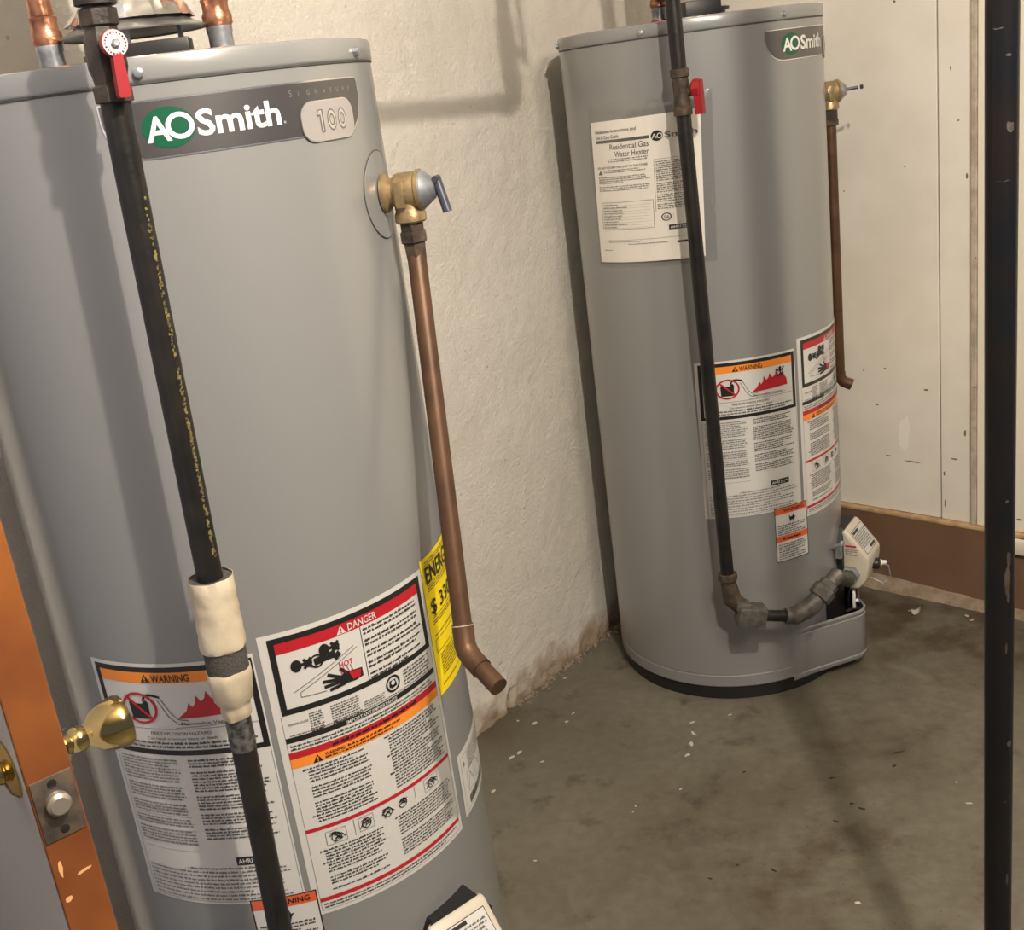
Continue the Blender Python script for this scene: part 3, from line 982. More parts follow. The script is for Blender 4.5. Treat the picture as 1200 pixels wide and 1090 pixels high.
    S.line('tap_pictogram', [(0.058, 0.048), (0.074, 0.046), (0.084, 0.046), (0.088, 0.052)], .0090, M_INK, 2)
    S.line('basin_outline', [(0.028, 0.078), (0.108, 0.045)], .0008, M_INKGREY, 2)
    S.line('basin_outline', [(0.112, 0.048), (0.036, 0.080), (0.036, 0.086), (0.066, 0.088)], .0008, M_INKGREY, 2)
    S.text('lettering', 'HOT', 0.086, 0.066, 0.0070, M_LRED, 3, w=0.018, bold=0.004)
    for k in range(4):
        S.line('water_streaks', [(0.086 + k * .0045, 0.066), (0.088 + k * .0048, 0.076)], .0007, M_LRED, 3)
    S.poly('hand_pictogram', [(0.082, 0.078), (0.092, 0.073), (0.104, 0.075), (0.114, 0.076), (0.114, 0.087), (0.104, 0.089), (0.090, 0.088), (0.083, 0.084)][::-1], M_INK, 2)
    for (xa, ya, xb, yb) in ((0.086, 0.078, 0.070, 0.069), (0.085, 0.080, 0.063, 0.076), (0.086, 0.083, 0.064, 0.083), (0.090, 0.087, 0.070, 0.089), (0.094, 0.075, 0.086, 0.067)):
        S.line('hand_pictogram', [(xa, ya), (xb, yb)], .0042, M_INK, 2)
    S.poly('hand_pictogram', [(0.096, 0.075), (0.112, 0.077), (0.110, 0.086), (0.100, 0.086)][::-1], M_LRED, 4)
    for j in range(5):
        S.greek('fine_print', 0.1235, 0.0285 + j * 0.0145, 0.217, 0.0285 + j * 0.0145 + 0.0108, 0.0054, M_INK, 2, last=0.5, seed=60 + j)
    # table and the manual sign
    for j in range(8):
        S.greek('fine_print', 0.040, 0.1075 + j * .0033, 0.058, 0.1075 + (j + 1) * .0033, 0.0033, M_INK, 2, seed=70 + j)
        S.greek('fine_print', 0.066, 0.1075 + j * .0033, 0.105, 0.1075 + (j + 1) * .0033, 0.0033, M_INK, 2, seed=80 + j)
    S.text('lettering', 'TEMPERATURE', 0.014, 0.1180, 0.0028, M_INK, 3, w=0.024)
    S.ring('manual_sign', 0.152, 0.1165, .0085, .0110, M_INK, 3, 28)
    S.poly('manual_sign', [(0.146, 0.1195), (0.147, 0.1120), (0.156, 0.1120), (0.158, 0.1210), (0.150, 0.1225)][::-1], M_INK, 2)
    S.ellipse('manual_sign', 0.152, 0.1155, .003, .003, M_LABEL, 3, 12)
    S.greek('fine_print', 0.170, 0.1065, 0.221, 0.1290, 0.0045, M_INK, 2, last=0.3, seed=90)
    S.greek('fine_print', 0.014, 0.1295, 0.222, 0.1310 + 0.0030 * 1.2, 0.0030, M_INK, 2, last=0.1, seed=91)
    S.greek('fine_print', 0.108, 0.1200, 0.140, 0.1290, 0.0030, M_INK, 2, last=0.1, seed=92)
    S.rect('black_band', 0.0085, 0.1335, 0.2275, 0.1405, M_INK, 1)
    S.text('lettering', 'IMPORTANT/IMPORTANTE', 0.118, 0.1393, 0.0046, M_LABEL, 3, w=0.072, bold=0.010, align='C')
    S.greek('fine_print', 0.012, 0.1425, 0.226, 0.1520, 0.0044, M_INK, 2, last=0.1, seed=93)
    S.rect('dark_red_band', 0.0085, 0.1530, 0.2275, 0.1620, M_LRED, 1)
    S.greek('lettering', 0.060, 0.1540, 0.185, 0.1605, 0.0064, M_INK, 3, last=0.0, weight=1.2, seed=94)
    S.rect('orange_band', 0.0085, 0.1620, 0.2275, 0.1745, M_ORANGE, 1)
    tri(S, 'warning_triangle', 0.040, 0.1735, 0.0100, M_INK, M_ORANGE)
    S.text('lettering', 'WARNING:', 0.049, 0.1685, 0.0042, M_INK, 3, w=0.026, bold=0.010)
    S.greek('lettering', 0.078, 0.1635, 0.190, 0.1690, 0.0050, M_INK, 3, seed=95)
    S.greek('lettering', 0.049, 0.1685, 0.150, 0.1735, 0.0042, M_INK, 3, seed=96)
    S.greek('fine_print', 0.020, 0.1770, 0.105, 0.2560, 0.0043, M_INK, 2, last=0.4, indent=0.006, para=5, seed=97)
    S.greek('fine_print', 0.125, 0.1770, 0.222, 0.2560, 0.0043, M_INK, 2, last=0.4, indent=0.006, para=6, seed=98)
    S.rect('red_rule', 0.0085, 0.2600, 0.2275, 0.2650, M_LRED, 1)
    for (xa, ya, wd) in ((0.030, 0.2700, .026), (0.072, 0.2680, .020), (0.103, 0.2680, .018), (0.126, 0.2670, .018), (0.172, 0.2670, .026)):
        S.frame('instruction_pictogram', xa, ya, xa + wd, ya + .019, .0005, M_INKGREY, 2) if wd != .018 else None
        rg = random.Random(int(xa * 1000))
        for j in range(7):
            x_, y_ = xa + wd * rg.uniform(.25, .75), ya + .019 * rg.uniform(.3, .75)
            S.line('instruction_pictogram', [(x_ - .005, y_ + rg.uniform(-.004, .004)), (x_, y_ - .003), (x_ + .005, y_ + rg.uniform(-.004, .004))], .0011, M_INK, 3)
        S.ring('instruction_pictogram', xa + wd / 2, ya + .010, .0055, .0066, M_INK, 3, 14)
    S.rect('rule', 0.066, 0.2660, 0.0666, 0.2890, M_INKGREY, 2)
    S.rect('rule', 0.155, 0.2660, 0.1556, 0.2860, M_INKGREY, 2)
    S.greek('fine_print', 0.020, 0.2920, 0.106, 0.3560, 0.0043, M_INK, 2, last=0.4, indent=0.006, para=4, seed=99)
    S.greek('fine_print', 0.120, 0.2900, 0.224, 0.3560, 0.0042, M_INK, 2, last=0.2, indent=0.004, para=7, seed=100)
    S.rect('red_rule', 0.0085, 0.3590, 0.2275, 0.3645, M_LRED, 1)
    S.greek('fine_print', 0.012, 0.3660, 0.224, 0.3750, 0.0042, M_INK, 2, last=0.2, seed=101)
    for xx in (0.0080, 0.2275):
        S.rect('rule', xx, 0.104, xx + .0005, 0.3770, M_INKGREY, 1)
    S.rect('rule', 0.0080, 0.3765, 0.2280, 0.3770, M_INKGREY, 1)
    S.build(lo)

    # ---------------- yellow energy label
    EW, EH = 0.190, 0.188
    lo, S = label_base(-0.4690, 0.7820, EW, EH, M_YELLOW, 'energy_label')
    S.text('lettering', 'ENERGYGUIDE', 0.008, 0.034, 0.0220, M_INK, 3, w=0.170, bold=0.02)
    S.greek('fine_print', 0.010, 0.004, 0.160, 0.011, 0.0034, M_INK, 2, seed=110)
    S.greek('fine_print', 0.010, 0.036, 0.175, 0.046, 0.0033, M_INK, 2, seed=111)
    S.text('lettering', '$ 330', 0.010, 0.077, 0.0195, M_INK, 3, w=0.075, bold=0.012)
    S.rect('rule', 0.010, 0.082, 0.180, 0.0828, M_INK, 2)
    S.greek('fine_print', 0.010, 0.085, 0.140, 0.092, 0.0034, M_INK, 2, seed=112)
    S.frame('rule', 0.008, 0.112, 0.180, 0.130, 0.0008, M_INK, 2)
    S.greek('fine_print', 0.010, 0.104, 0.150, 0.109, 0.0036, M_INK, 2, seed=113)
    S.greek('fine_print', 0.016, 0.134, 0.150, 0.166, 0.0040, M_INK, 2, last=.5, seed=114)
    S.greek('fine_print', 0.010, 0.174, 0.110, 0.178, 0.0036, M_INK, 2, seed=115)
    S.build(lo)

    # ---------------- small rating label
    lo, S = label_base(-0.415, 0.4930, 0.185, 0.094, name='rating_label')
    S.frame('rule', 0.006, 0.008, 0.178, 0.088, 0.0006, M_INKGREY, 2)
    S.greek('fine_print', 0.030, 0.010, 0.170, 0.040, 0.0038, M_INKGREY, 2, last=.5, seed=120)
    for k in range(4):
        S.frame('diagram', 0.020 + k * .034, 0.036, 0.046 + k * .034, 0.066, 0.0006, M_INKGREY, 2)
        S.line('diagram', [(0.022 + k * .034, 0.062), (0.032 + k * .034, 0.042), (0.044 + k * .034, 0.058)], .0008, M_INKGREY, 2)
    S.text('diagram', 'A', 0.012, 0.024, 0.0075, M_INK, 3)
    rg = random.Random(5)
    x = 0.020
    while x < 0.110:
        wd = rg.uniform(.0006, .0020)
        S.rect('bar_code', x, 0.072, x + wd, 0.084, M_INK, 2)
        x += wd + rg.uniform(.0006, .0016)
    S.build(lo)

    # ---------------- small orange and white caution label
    lo, S = label_base(-1.662, 0.4310, 0.0810, 0.1210, name='caution_label')
    S.frame('border', 0.0, 0.0, 0.0810, 0.1210, 0.0016, M_INK, 1)
    S.rect('orange_band', 0.0016, 0.0016, 0.0794, 0.0155, M_REDORANGE, 1)
    S.text('lettering', 'WARNING', 0.046, 0.0115, 0.0075, M_INK, 3, w=0.052, bold=0.012, align='C')
    S.poly('pictogram', [(0.034, 0.028), (0.033, 0.020), (0.037, 0.025), (0.041, 0.024), (0.044, 0.019), (0.046, 0.026), (0.050, 0.025), (0.046, 0.031), (0.044, 0.037), (0.042, 0.031), (0.038, 0.032), (0.036, 0.036)][::-1], M_INK, 3)
    S.greek('fine_print', 0.006, 0.038, 0.075, 0.062, 0.0048, M_INK, 2, last=.3, seed=130)
    S.rect('orange_band', 0.0016, 0.0630, 0.0794, 0.0765, M_REDORANGE, 1)
    S.greek('lettering', 0.016, 0.0655, 0.066, 0.0740, 0.0080, M_INK, 3, weight=1.2, last=0.0, seed=131)
    S.greek('fine_print', 0.006, 0.0800, 0.075, 0.1180, 0.0052, M_INK, 2, last=.3, seed=132)
    S.build(lo)

    # ---------------- burner shield at the front foot
    b = MB()
    FA, HA = -0.91, 0.655
    NA = 48
    r1, th = RT + 0.050, 0.0016
    z0, z1 = 0.024, 0.142
    def prof(t):                                        # t in -1..1, radius of the shield
        q = RT / cos(HA * (1 - abs(t)))                 # two flat flanks that leave the jacket at a tangent
        lim = 0.3160 - 0.010 * (t / 0.22) ** 2 if abs(t) < 0.22 else 9
        k = 60.0
        return -math.log(math.exp(-k * q * 10) + math.exp(-k * min(lim, 0.33) * 10)) / (k * 10) + 0.0006 if abs(t) < 0.30 else q + 0.0008
    vs, fs = [], []
    rows = ((z0, -0.004), (z0 + 0.006, 0.0), (z0 + 0.012, 0.0), (z0 + 0.014, -0.002), (z0 + 0.017, 0.0), (z1 - 0.014, 0.0), (z1 - 0.012, -0.002), (z1 - 0.009, 0.0), (z1 - 0.003, 0.0), (z1, -0.003), (z1 - 0.004, -0.006))
    for i in range(NA + 1):
        t = -1 + 2 * i / NA
        a = FA + HA * t
        rr_ = prof(t)
        for z, dr in rows:
            q = max(RT + 0.0006, rr_ + dr)
            vs.append((q * cos(a), q * sin(a), z))
    nr = len(rows)
    for i in range(NA):
        for k in range(nr - 1):
            fs.append((i * nr + k, (i + 1) * nr + k, (i + 1) * nr + k + 1, i * nr + k + 1))
    b.add(vs, fs)
    b.build('burner_shield', M_TANK, root, 40, world=False)
    # dark burner opening behind the shield
    b = MB()
    vs, fs = [], []
    for i in range(21):
        a = -1.16 + 0.86 * i / 20
        for z in (0.05, 0.200):
            vs.append(((RT + 0.0014) * cos(a), (RT + 0.0014) * sin(a), z))
    for i in range(20):
        fs.append((2 * i, 2 * i + 2, 2 * i + 3, 2 * i + 1))
    b.add(vs, fs)
    b.build('burner_opening', M_BLACK, root, 0, world=False)
    # knock-out hole
    a = -1.315
    b = MB()
    b.lathe([(0.0075, 0.0), (0.0075, 0.0012), (0.005, 0.0014)], Vector((cos(a), sin(a), 0)) * (RT - 0.0002) + Vector((0, 0, 0.082)), (cos(a), sin(a), 0), n=16)
    b.build('drain_hole', M_BLACK, root, 30, world=False)

    # ---------------- gas control valve
    VA = -0.91                                          # the control faces the way the shield points, set off to one side
    o = Vector((cos(VA), sin(VA), 0))
    t = Vector((-sin(VA), cos(VA), 0))
    up = Vector((0, 0, 1))
    def loc(rd, tg, z):
        return o * rd + t * (tg + 0.055) + up * z
    b = MB()
    # black housing against the tank, bevelled crown
    out = [(-0.058, -0.055), (0.058, -0.055), (0.058, 0.022), (0.036, 0.056), (-0.036, 0.056), (-0.058, 0.022)]
    b.prism(out, 0.048, loc(RT - 0.036, 0, 0.262), t, up, o)
    gv = b.build('gas_control', M_BLACK, root, 30, world=False)
    # beige body: outline in the plane (outward, up), width along the tangent
    b = MB()
    side = [(0.0, -0.072), (0.034, -0.072), (0.050, -0.052), (0.058, -0.014), (0.058, 0.004), (0.012, 0.062), (0.003, 0.066), (0.0, 0.060)]
    bm = bmesh.new()
    w2 = 0.046
    A_ = [bm.verts.new(loc(RT + 0.008 + x, -w2, 0.250 + y)) for x, y in side]
    B_ = [bm.verts.new(loc(RT + 0.008 + x, w2, 0.250 + y)) for x, y in side]
    n = len(side)
    bm.faces.new(A_); bm.faces.new(B_[::-1])
    for i in range(n):
        bm.faces.new((A_[i], B_[i], B_[(i + 1) % n], A_[(i + 1) % n]))
    bmesh.ops.recalc_face_normals(bm, faces=bm.faces)
    bmesh.ops.bevel(bm, geom=list(bm.edges), offset=0.006, segments=3, affect='EDGES', profile=0.5)
    bm.verts.index_update()
    b.add([q.co.copy() for q in bm.verts], [tuple(q.index for q in f.verts) for f in bm.faces])
    bm.free()
    body = b.build('valve_cover', M_BEIGE, gv, 40, world=False)
    # label on the sloping top
    pA, pB = Vector((0.058, 0.004)), Vector((0.012, 0.062))
    dv = (pA - pB)
    Ls = dv.length
    dvn = dv.normalized()
    nn = Vector((-dvn.y, dvn.x))
    if nn.x < 0: nn = -nn
    def slope(x, y, layer):
        e = pB + dvn * y + nn * (0.0004 + layer * 0.0003)
        return tuple(loc(RT + 0.008 + e.x, x - 0.036, 0.250 + e.y))
    S = Sheet(slope, 1.0)
    S.rect('sticker', 0.0, 0.008, 0.072, 0.066, M_INK, 1)
    S.rect('sticker', 0.0012, 0.0092, 0.0708, 0.0648, M_LABEL, 2)
    S.rect('sticker', 0.004, 0.011, 0.040, 0.0165, M_INK, 3)
    S.greek('sticker', 0.004, 0.018, 0.068, 0.055, 0.0050, M_INK, 3, last=.2, seed=140)
    S.rect('sticker', 0.034, 0.0565, 0.066, 0.0625, M_INK, 3)
    S.build(gv)
    # red mark and print on the inlet side
    def sidep(x, y, layer):
        return tuple(loc(RT + 0.014 + x, -w2 - 0.0004 - layer * 0.0003, 0.286 - y))
    S = Sheet(sidep, 1.0)
    S.rect('side_print', 0.002, 0.004, 0.026, 0.008, M_LRED, 1)
    S.greek('side_print', 0.002, 0.012, 0.030, 0.032, 0.0042, M_INKGREY, 1, seed=141)
    S.build(gv)
    # knob, window, pilot rod, bail, inlet boss
    b = MB()
    b.lathe([(0.013, 0), (0.013, 0.010), (0.011, 0.014), (0.006, 0.014)], loc(RT + 0.060, 0.006, 0.222), o, n=20)
    b.build('control_knob', M_BLACK, gv, 35, world=False)
    b = MB()
    b.lathe([(0.008, 0), (0.008, 0.012), (0.005, 0.016), (0.0045, 0.024)], loc(RT + 0.058, 0.030, 0.212), (o + t * 0.4), n=16)
    b.build('igniter_button', M_WHITEPLASTIC, gv, 35, world=False)
    b = MB()
    b.tube([loc(RT + 0.050, 0.045, 0.205), loc(RT + 0.080, 0.055, 0.197), loc(RT + 0.086, 0.050, 0.173), loc(RT + 0.078, 0.020, 0.169), loc(RT + 0.050, 0.018, 0.180)], 0.0016, 8)
    b.build('wire_bail', M_GALV, gv, 40, world=False)
    b = MB()
    b.tube([loc(RT + 0.026, 0.000, 0.186), loc(RT + 0.026, 0.0, 0.140), loc(RT + 0.022, -0.002, 0.112), loc(RT + 0.000, -0.004, 0.10)], 0.0035, 10)
    b.build('pilot_tube', M_ALU, gv, 40, world=False)
    b = MB()
    b.box(loc(RT + 0.026, -0.028, 0.146), (0.006, 0.017, 0.040), Matrix.Rotation(VA + 0.25, 3, 'Z'), 0, 0.001)
    b.tube([loc(RT + 0.030, -0.022, 0.140), loc(RT + 0.034, -0.004, 0.124)], 0.0035, 8)
    b.build('wire_tag', M_WHITEPLASTIC, gv, 35, world=False)
    b = MB()
    b.tube([loc(RT + 0.030, -0.030, 0.178), loc(RT + 0.024, -0.050, 0.190), loc(RT + 0.018, -0.048, 0.150), loc(RT + 0.010, -0.020, 0.120)], 0.0022, 8)
    b.build('thermocouple_lead', M_BLACK, gv, 40, world=False)
    b = MB()
    b.lathe([(0.021, 0.0), (0.021, 0.014), (0.018, 0.016)], loc(RT + 0.026, -w2 + 0.002, 0.214), -t, n=6)
    b.build('gas_inlet', M_GALV, gv, 25, world=False)
    b = MB()
    b.tube([loc(RT - 0.002, -0.085, 0.290), loc(RT + 0.018, -0.083, 0.298), loc(RT + 0.020, -0.076, 0.302)], 0.005, 10)
    b.box(loc(RT + 0.012, -0.080, 0.280), (0.014, 0.012, 0.030), Matrix.Rotation(VA, 3, 'Z'), 0, 0.002)
    b.build('bracket', M_GALV, gv, 35, world=False)

    # ---------------- cover disc round the relief valve port
    PA, PZ = -0.215, 1.222
    b = MB()
    NR, NK = 1, 40
    vs, fs = [], []
    def disc(r, off, k):
        a = 2 * PI * k / NK
        az = PA - 0.01 + r * 1.0 * cos(a) / RT
        q = RT + off
        return (q * cos(az), q * sin(az), PZ + r * sin(a))
    rings = ((0.050, 0.0004), (0.0495, 0.0014), (0.030, 0.0016), (0.010, 0.0016))
    for r, off in rings:
        for k in range(NK):
            vs.append(disc(r, off, k))
    for i in range(len(rings) - 1):
        for k in range(NK):
            k2 = (k + 1) % NK
            fs.append((i * NK + k, i * NK + k2, (i + 1) * NK + k2, (i + 1) * NK + k))
    b.add(vs, fs)
    cv = b.build('port_cover', M_TANK, root, 40, world=False)
    b = MB()
    b.tube([disc(0.0503, 0.0006, k) for k in range(NK + 1)], 0.0007, 6, cap=False)
    b.build('cover_seam', mat('seam_dark', (0, 0, 0)), cv, 0, world=False)
    # ---------------- draft hood and nipples on the lid
    return root

heater = make_heater()
heater.location = H1
tag(heater, 'large grey water heater at the left with a yellow energy label on its side', 'water heater', 'grey gas water heaters')
heater2 = copy_tree(heater)
heater2.location = H2
heater2.rotation_euler = (0, 0, H2ROT)
tag(heater2, 'grey water heater standing in the corner with an instruction sheet taped on it', 'water heater')

# ---------------- relief valve, discharge pipe, draft hood, nipples: fitted to each heater
def relief_valve(root, H, rot, lever_down):
    az = -0.215 + rot
    o = Vector((cos(az), sin(az), 0))
    t = Vector((-sin(az), cos(az), 0))
    z = 1.2225
    up = Vector((0, 0, 1))
    c = H + up * z
    b = MB()
    b.lathe([(0.010, -0.004), (0.012, 0.0)], c + o * RT, o, n=24)
    b.lathe([(0.0225, 0.0005), (0.0225, 0.004), (0.0165, 0.009), (0.0165, 0.013), (0.0205, 0.016), (0.0215, 0.020), (0.0215, 0.040), (0.0235, 0.042), (0.0235, 0.046)], c + o * (RT + 0.002), o, n=28)
    oc = c + o * (RT + 0.030)
    b.lathe([(0.0175, -0.005), (0.0165, -0.022), (0.0185, -0.026), (0.0185, -0.034), (0.0165, -0.036)], oc, (0, 0, 1), n=28)
    rv = recalc(b.build('relief_valve', M_BRASS, root, 40))
    # raised tag on the camera side
    b = MB()
    b.box(oc - t * 0.0205 + up * -0.002 - o * 0.004, (0.011, 0.005, 0.030), Matrix.Rotation(az, 3, 'Z'), 0, 0.001)
    b.build('maker_tag', M_BRASS, rv, 30)
    b = MB()
    b.lathe([(0.0218, 0.0), (0.0218, 0.003), (0.012, 0.016), (0.009, 0.018)], c + o * (RT + 0.047), o, n=28)
    recalc(b.build('bonnet', M_GALV, rv, 35))
    b = MB()
    if lever_down:
        p = c + o * (RT + 0.067) + up * 0.010
        b.tube([p, p - up * 0.038 + o * 0.009 - t * 0.004], 0.0055, 12)
        b.tube([p - t * 0.008, p + t * 0.008], 0.004, 10)
    else:
        p = c + o * (RT + 0.060)
        b.tube([p, p + o * 0.030 - t * 0.004 + up * .002], 0.0035, 10)
        b.tube([p + o * 0.036 - t * 0.004 + up * .002, p + o * 0.040 - t * 0.004 + up * .002], 0.0045, 10)
    b.build('test_lever', mat('lever_steel', (0.10, 0.11, 0.14), 0.35, 0.7), rv, 35)
    return oc, o, t

def zfor(x, y, v):                                    # height at which a plumb line meets a pixel row
    lo, hi = -0.5, 2.2
    for _ in range(50):
        m = (lo + hi) / 2
        d = Vector((x, y, m)) - _C
        py = 545 - FPX * d.dot(_U) / d.dot(_F)
        if py > v: lo = m
        else: hi = m
    return lo

oc, o1, t1 = relief_valve(heater, H1, 0.0, True)
b = MB()
top = oc + Vector((0, 0, -0.034))
b.lathe([(0.0150, 0.0), (0.0150, -0.012), (0.0170, -0.013), (0.0170, -0.024), (0.0140, -0.026), (0.0128, -0.046), (0.0112, -0.048)], top, (0, 0, 1), n=6)
bot = at(542, 733, 1.335)
bot = Vector((bot.x, bot.y, zfor(bot.x, bot.y, 733)))
pe = bot
dirE = (at(585, 778, 1.29) - pe)
dirE.normalize()
b2 = MB()
b2.tube([top + Vector((0, 0, -0.04)), pe], 0.0112, 24)
dp = b2.build('discharge_pipe', M_COPPER, heater, 40)
recalc(b.build('adapter', M_RUSTIRON, dp, 25))
b = MB()
dn = (pe - top).normalized()
b.tube([pe - dn * 0.002, pe, pe + dn * 0.022, pe + dn * 0.028 + dirE * 0.004, pe + dn * 0.031 + dirE * 0.013, pe + dn * 0.031 + dirE * 0.032], [0.0125, 0.0128, 0.0128, 0.0130, 0.0128, 0.0128], 24)
b.build('elbow', M_COPPER, dp, 50)
b = MB()
b.lathe([(0.0126, 0.0), (0.0134, 0.001), (0.0126, 0.002)], pe - dn * 0.001, dn, n=24)
b.build('solder_ring', mat('solder', (0.55, 0.46, 0.36), 0.35, 0.7), dp, 50)
b = MB()
e0 = pe + dn * 0.031 + dirE * 0.028
b.tube([e0, e0 + dirE * 0.037], 0.0112, 24)
b.build('outlet', M_COPPER, dp, 40)

oc, o2, t2 = relief_valve(heater2, H2, H2ROT, False)
b = MB()
top = oc + Vector((0, 0, -0.034))
endp = oc + Vector((0, 0, 0))
endp.z = zfor(oc.x, oc.y, 436)
b.tube([top, endp], 0.0112, 20)
dp2 = b.build('discharge_pipe', M_COPPER, heater2, 40)
b = MB()
b.lathe([(0.0150, 0.0), (0.0150, -0.020), (0.0165, -0.021), (0.0165, -0.032), (0.0130, -0.034)], top, (0, 0, 1), n=6)
recalc(b.build('adapter', M_RUSTIRON, dp2, 25))
b = MB()
ed = (o2 * 0.8 - t2 * 0.3 + Vector((0, 0, -0.3))).normalized()
b.tube([endp, endp + Vector((0, 0, -0.012)), endp + Vector((0, 0, -0.020)) + ed * 0.008, endp + Vector((0, 0, -0.022)) + ed * 0.026], 0.0128, 18)
b.build('elbow', M_COPPER, dp2, 50)

def draft_hood(root, H, c, rad, zr, parts=True, legs=(0.2, 2.3, 4.4)):
    b = MB()
    b.lathe([(rad, 0.0), (rad + 0.001, 0.0015), (rad * 0.80, 0.010), (rad * 0.66, 0.018), (rad * 0.60, 0.034)], c + Vector((0, 0, zr)), (0, 0, 1), n=64, cap=False)
    hood = recalc(b.build('draft_hood', M_ALU, root, 50))
    for a in legs:
        d = Vector((cos(a), sin(a), 0))
        b = MB()
        b.box(c + d * (rad * 0.66) + Vector((0, 0, (TOP + zr + 0.016) / 2)), (0.002, 0.012, zr + 0.016 - TOP), Matrix.Rotation(a, 3, 'Z'))
        b.build('hood_leg', M_GALV, hood, 30)
    # black flue collar between hood and lid
    b = MB()
    b.lathe([(0.052, 0.0), (0.052, 0.012), (0.060, 0.013), (0.060, 0.018), (0.050, 0.019)], c + Vector((0, 0, TOP)), (0, 0, 1), n=40)
    b.build('flue_collar', M_BLACK, hood, 40)
    return hood
hood_c = H1 + Vector((0.000, -0.015, 0))
draft_hood(heater, H1, hood_c, 0.083, 1.4315, legs=(-1.52, 0.6, 2.7))
b = MB()
b.box(H1 + Vector((0.036, -0.075, TOP + 0.0125)), (0.076, 0.040, 0.020), Matrix.Rotation(0.1, 3, 'Z'), 0, 0.002)
b.build('damper_block', M_BLACK, heater, 30)
hood2 = H2 + Vector((0.020, -0.02, 0))
b = MB()
b.box(H2 + Vector((0.005, -0.115, TOP + 0.016)), (0.070, 0.040, 0.030), Matrix.Rotation(0.1, 3, 'Z'), 0, 0.002)
b.build('damper_block', M_BLACK, heater2, 30)
draft_hood(heater2, H2, hood2, 0.085, 1.4400, legs=(-1.25, 0.8, 2.9))

def vent(c, z0, label, rad=0.051):
    # flue pipe with crumpled foil tape round its foot
    t = thing('vent_pipe', (c.x, c.y, z0), label, 'vent pipe', 'vent pipes')
    b = MB()
    b.lathe([(rad, 0.0), (rad, CEIL - z0 - 0.002)], (c.x, c.y, z0), (0, 0, 1), n=48)
    b.build('flue', M_ALU, t, 40)
    b = MB()
    n, m = 72, 26
    vs, fs = [], []
    for j in range(m + 1):
        h = -0.022 + 0.126 * j / m
        base = rad + 0.0035 + max(0.0, -h) * 0.62
        for k in range(n):
            a = 2 * PI * k / n
            d = 0.0070 * noise.noise(Vector((cos(a) * 3.2, sin(a) * 3.2, h * 22))) + 0.0065 * abs(noise.noise(Vector((cos(a) * 8, sin(a) * 8, h * 60 + 3))))
            r = base + d + 0.001
            vs.append((c.x + r * cos(a), c.y + r * sin(a), z0 + h))
    for j in range(m):
        for k in range(n):
            k2 = (k + 1) % n
            fs.append((j * n + k, j * n + k2, (j + 1) * n + k2, (j + 1) * n + k))
    b.add(vs, fs)
    b.build('foil_tape', M_FOIL, t, 25)
    return t
vent(hood_c, 1.4668, 'foil taped metal vent pipe rising from the left water heater')
vent(hood2, 1.4752, 'foil taped metal vent pipe rising from the water heater in the corner')

def water_pipe(root, base, label, red=False):
    b = MB()
    b.lathe([(0.0140, TOP - 0.002), (0.0140, TOP + 0.026), (0.0150, TOP + 0.028), (0.0150, TOP + 0.034), (0.0120, TOP + 0.036)], (base.x, base.y, 0), (0, 0, 1), n=24)
    nip = b.build('nipple', M_GALV, root, 40)
    if red:
        b = MB()
        b.lathe([(0.0160, TOP + 0.001), (0.0165, TOP + 0.002), (0.0165, TOP + 0.010), (0.0160, TOP + 0.011)], (base.x, base.y, 0), (0, 0, 1), n=24)
        b.build('red_collar', M_RED, nip, 40)
    t = thing('copper_pipe', (base.x, base.y, TOP + 0.034), label, 'pipe', 'copper water pipes')
    b = MB()
    z = TOP + 0.034
    b.lathe([(0.0150, z), (0.0168, z + 0.003), (0.0170, z + 0.012), (0.0150, z + 0.016), (0.0150, z + 0.024), (0.0160, z + 0.026), (0.0160, z + 0.029), (0.0135, z + 0.031), (0.0128, z + 0.052), (0.0112, z + 0.053)], (base.x, base.y, 0), (0, 0, 1), n=28)
    b.build('solder_fitting', M_COPPERNEW, t, 40)
    b = MB()
    b.lathe([(0.0112, z + 0.048), (0.0112, CEIL - 0.001)], (base.x, base.y, 0), (0, 0, 1), n=24)
    b.build('tube', M_COPPERNEW, t, 40)
pL, pR = at(60, 66, 1.285), at(258, 40, 1.325)
water_pipe(heater, pL, 'copper water pipe at the top left corner, on the left water heater')
water_pipe(heater, pR, 'copper water pipe right of the vent on the left water heater')
p2 = at(772, 16, 2.33)
water_pipe(heater2, p2, 'copper water pipe above the corner water heater', red=True)

# ================================================================== GAS LINES
def ball_valve(b_mb, c, ax, r=0.0205, k=1.0, nn=8):
    b_mb.lathe([(q * k, h) for q, h in [(0.0165, -0.040), (0.0195, -0.039), (0.0195, -0.026), (0.0165, -0.024), (0.0180, -0.016), (r, -0.010), (r, 0.010), (0.0180, 0.016), (0.0165, 0.024), (0.0195, 0.026), (0.0195, 0.039), (0.0165, 0.040)]], c, ax, n=nn)

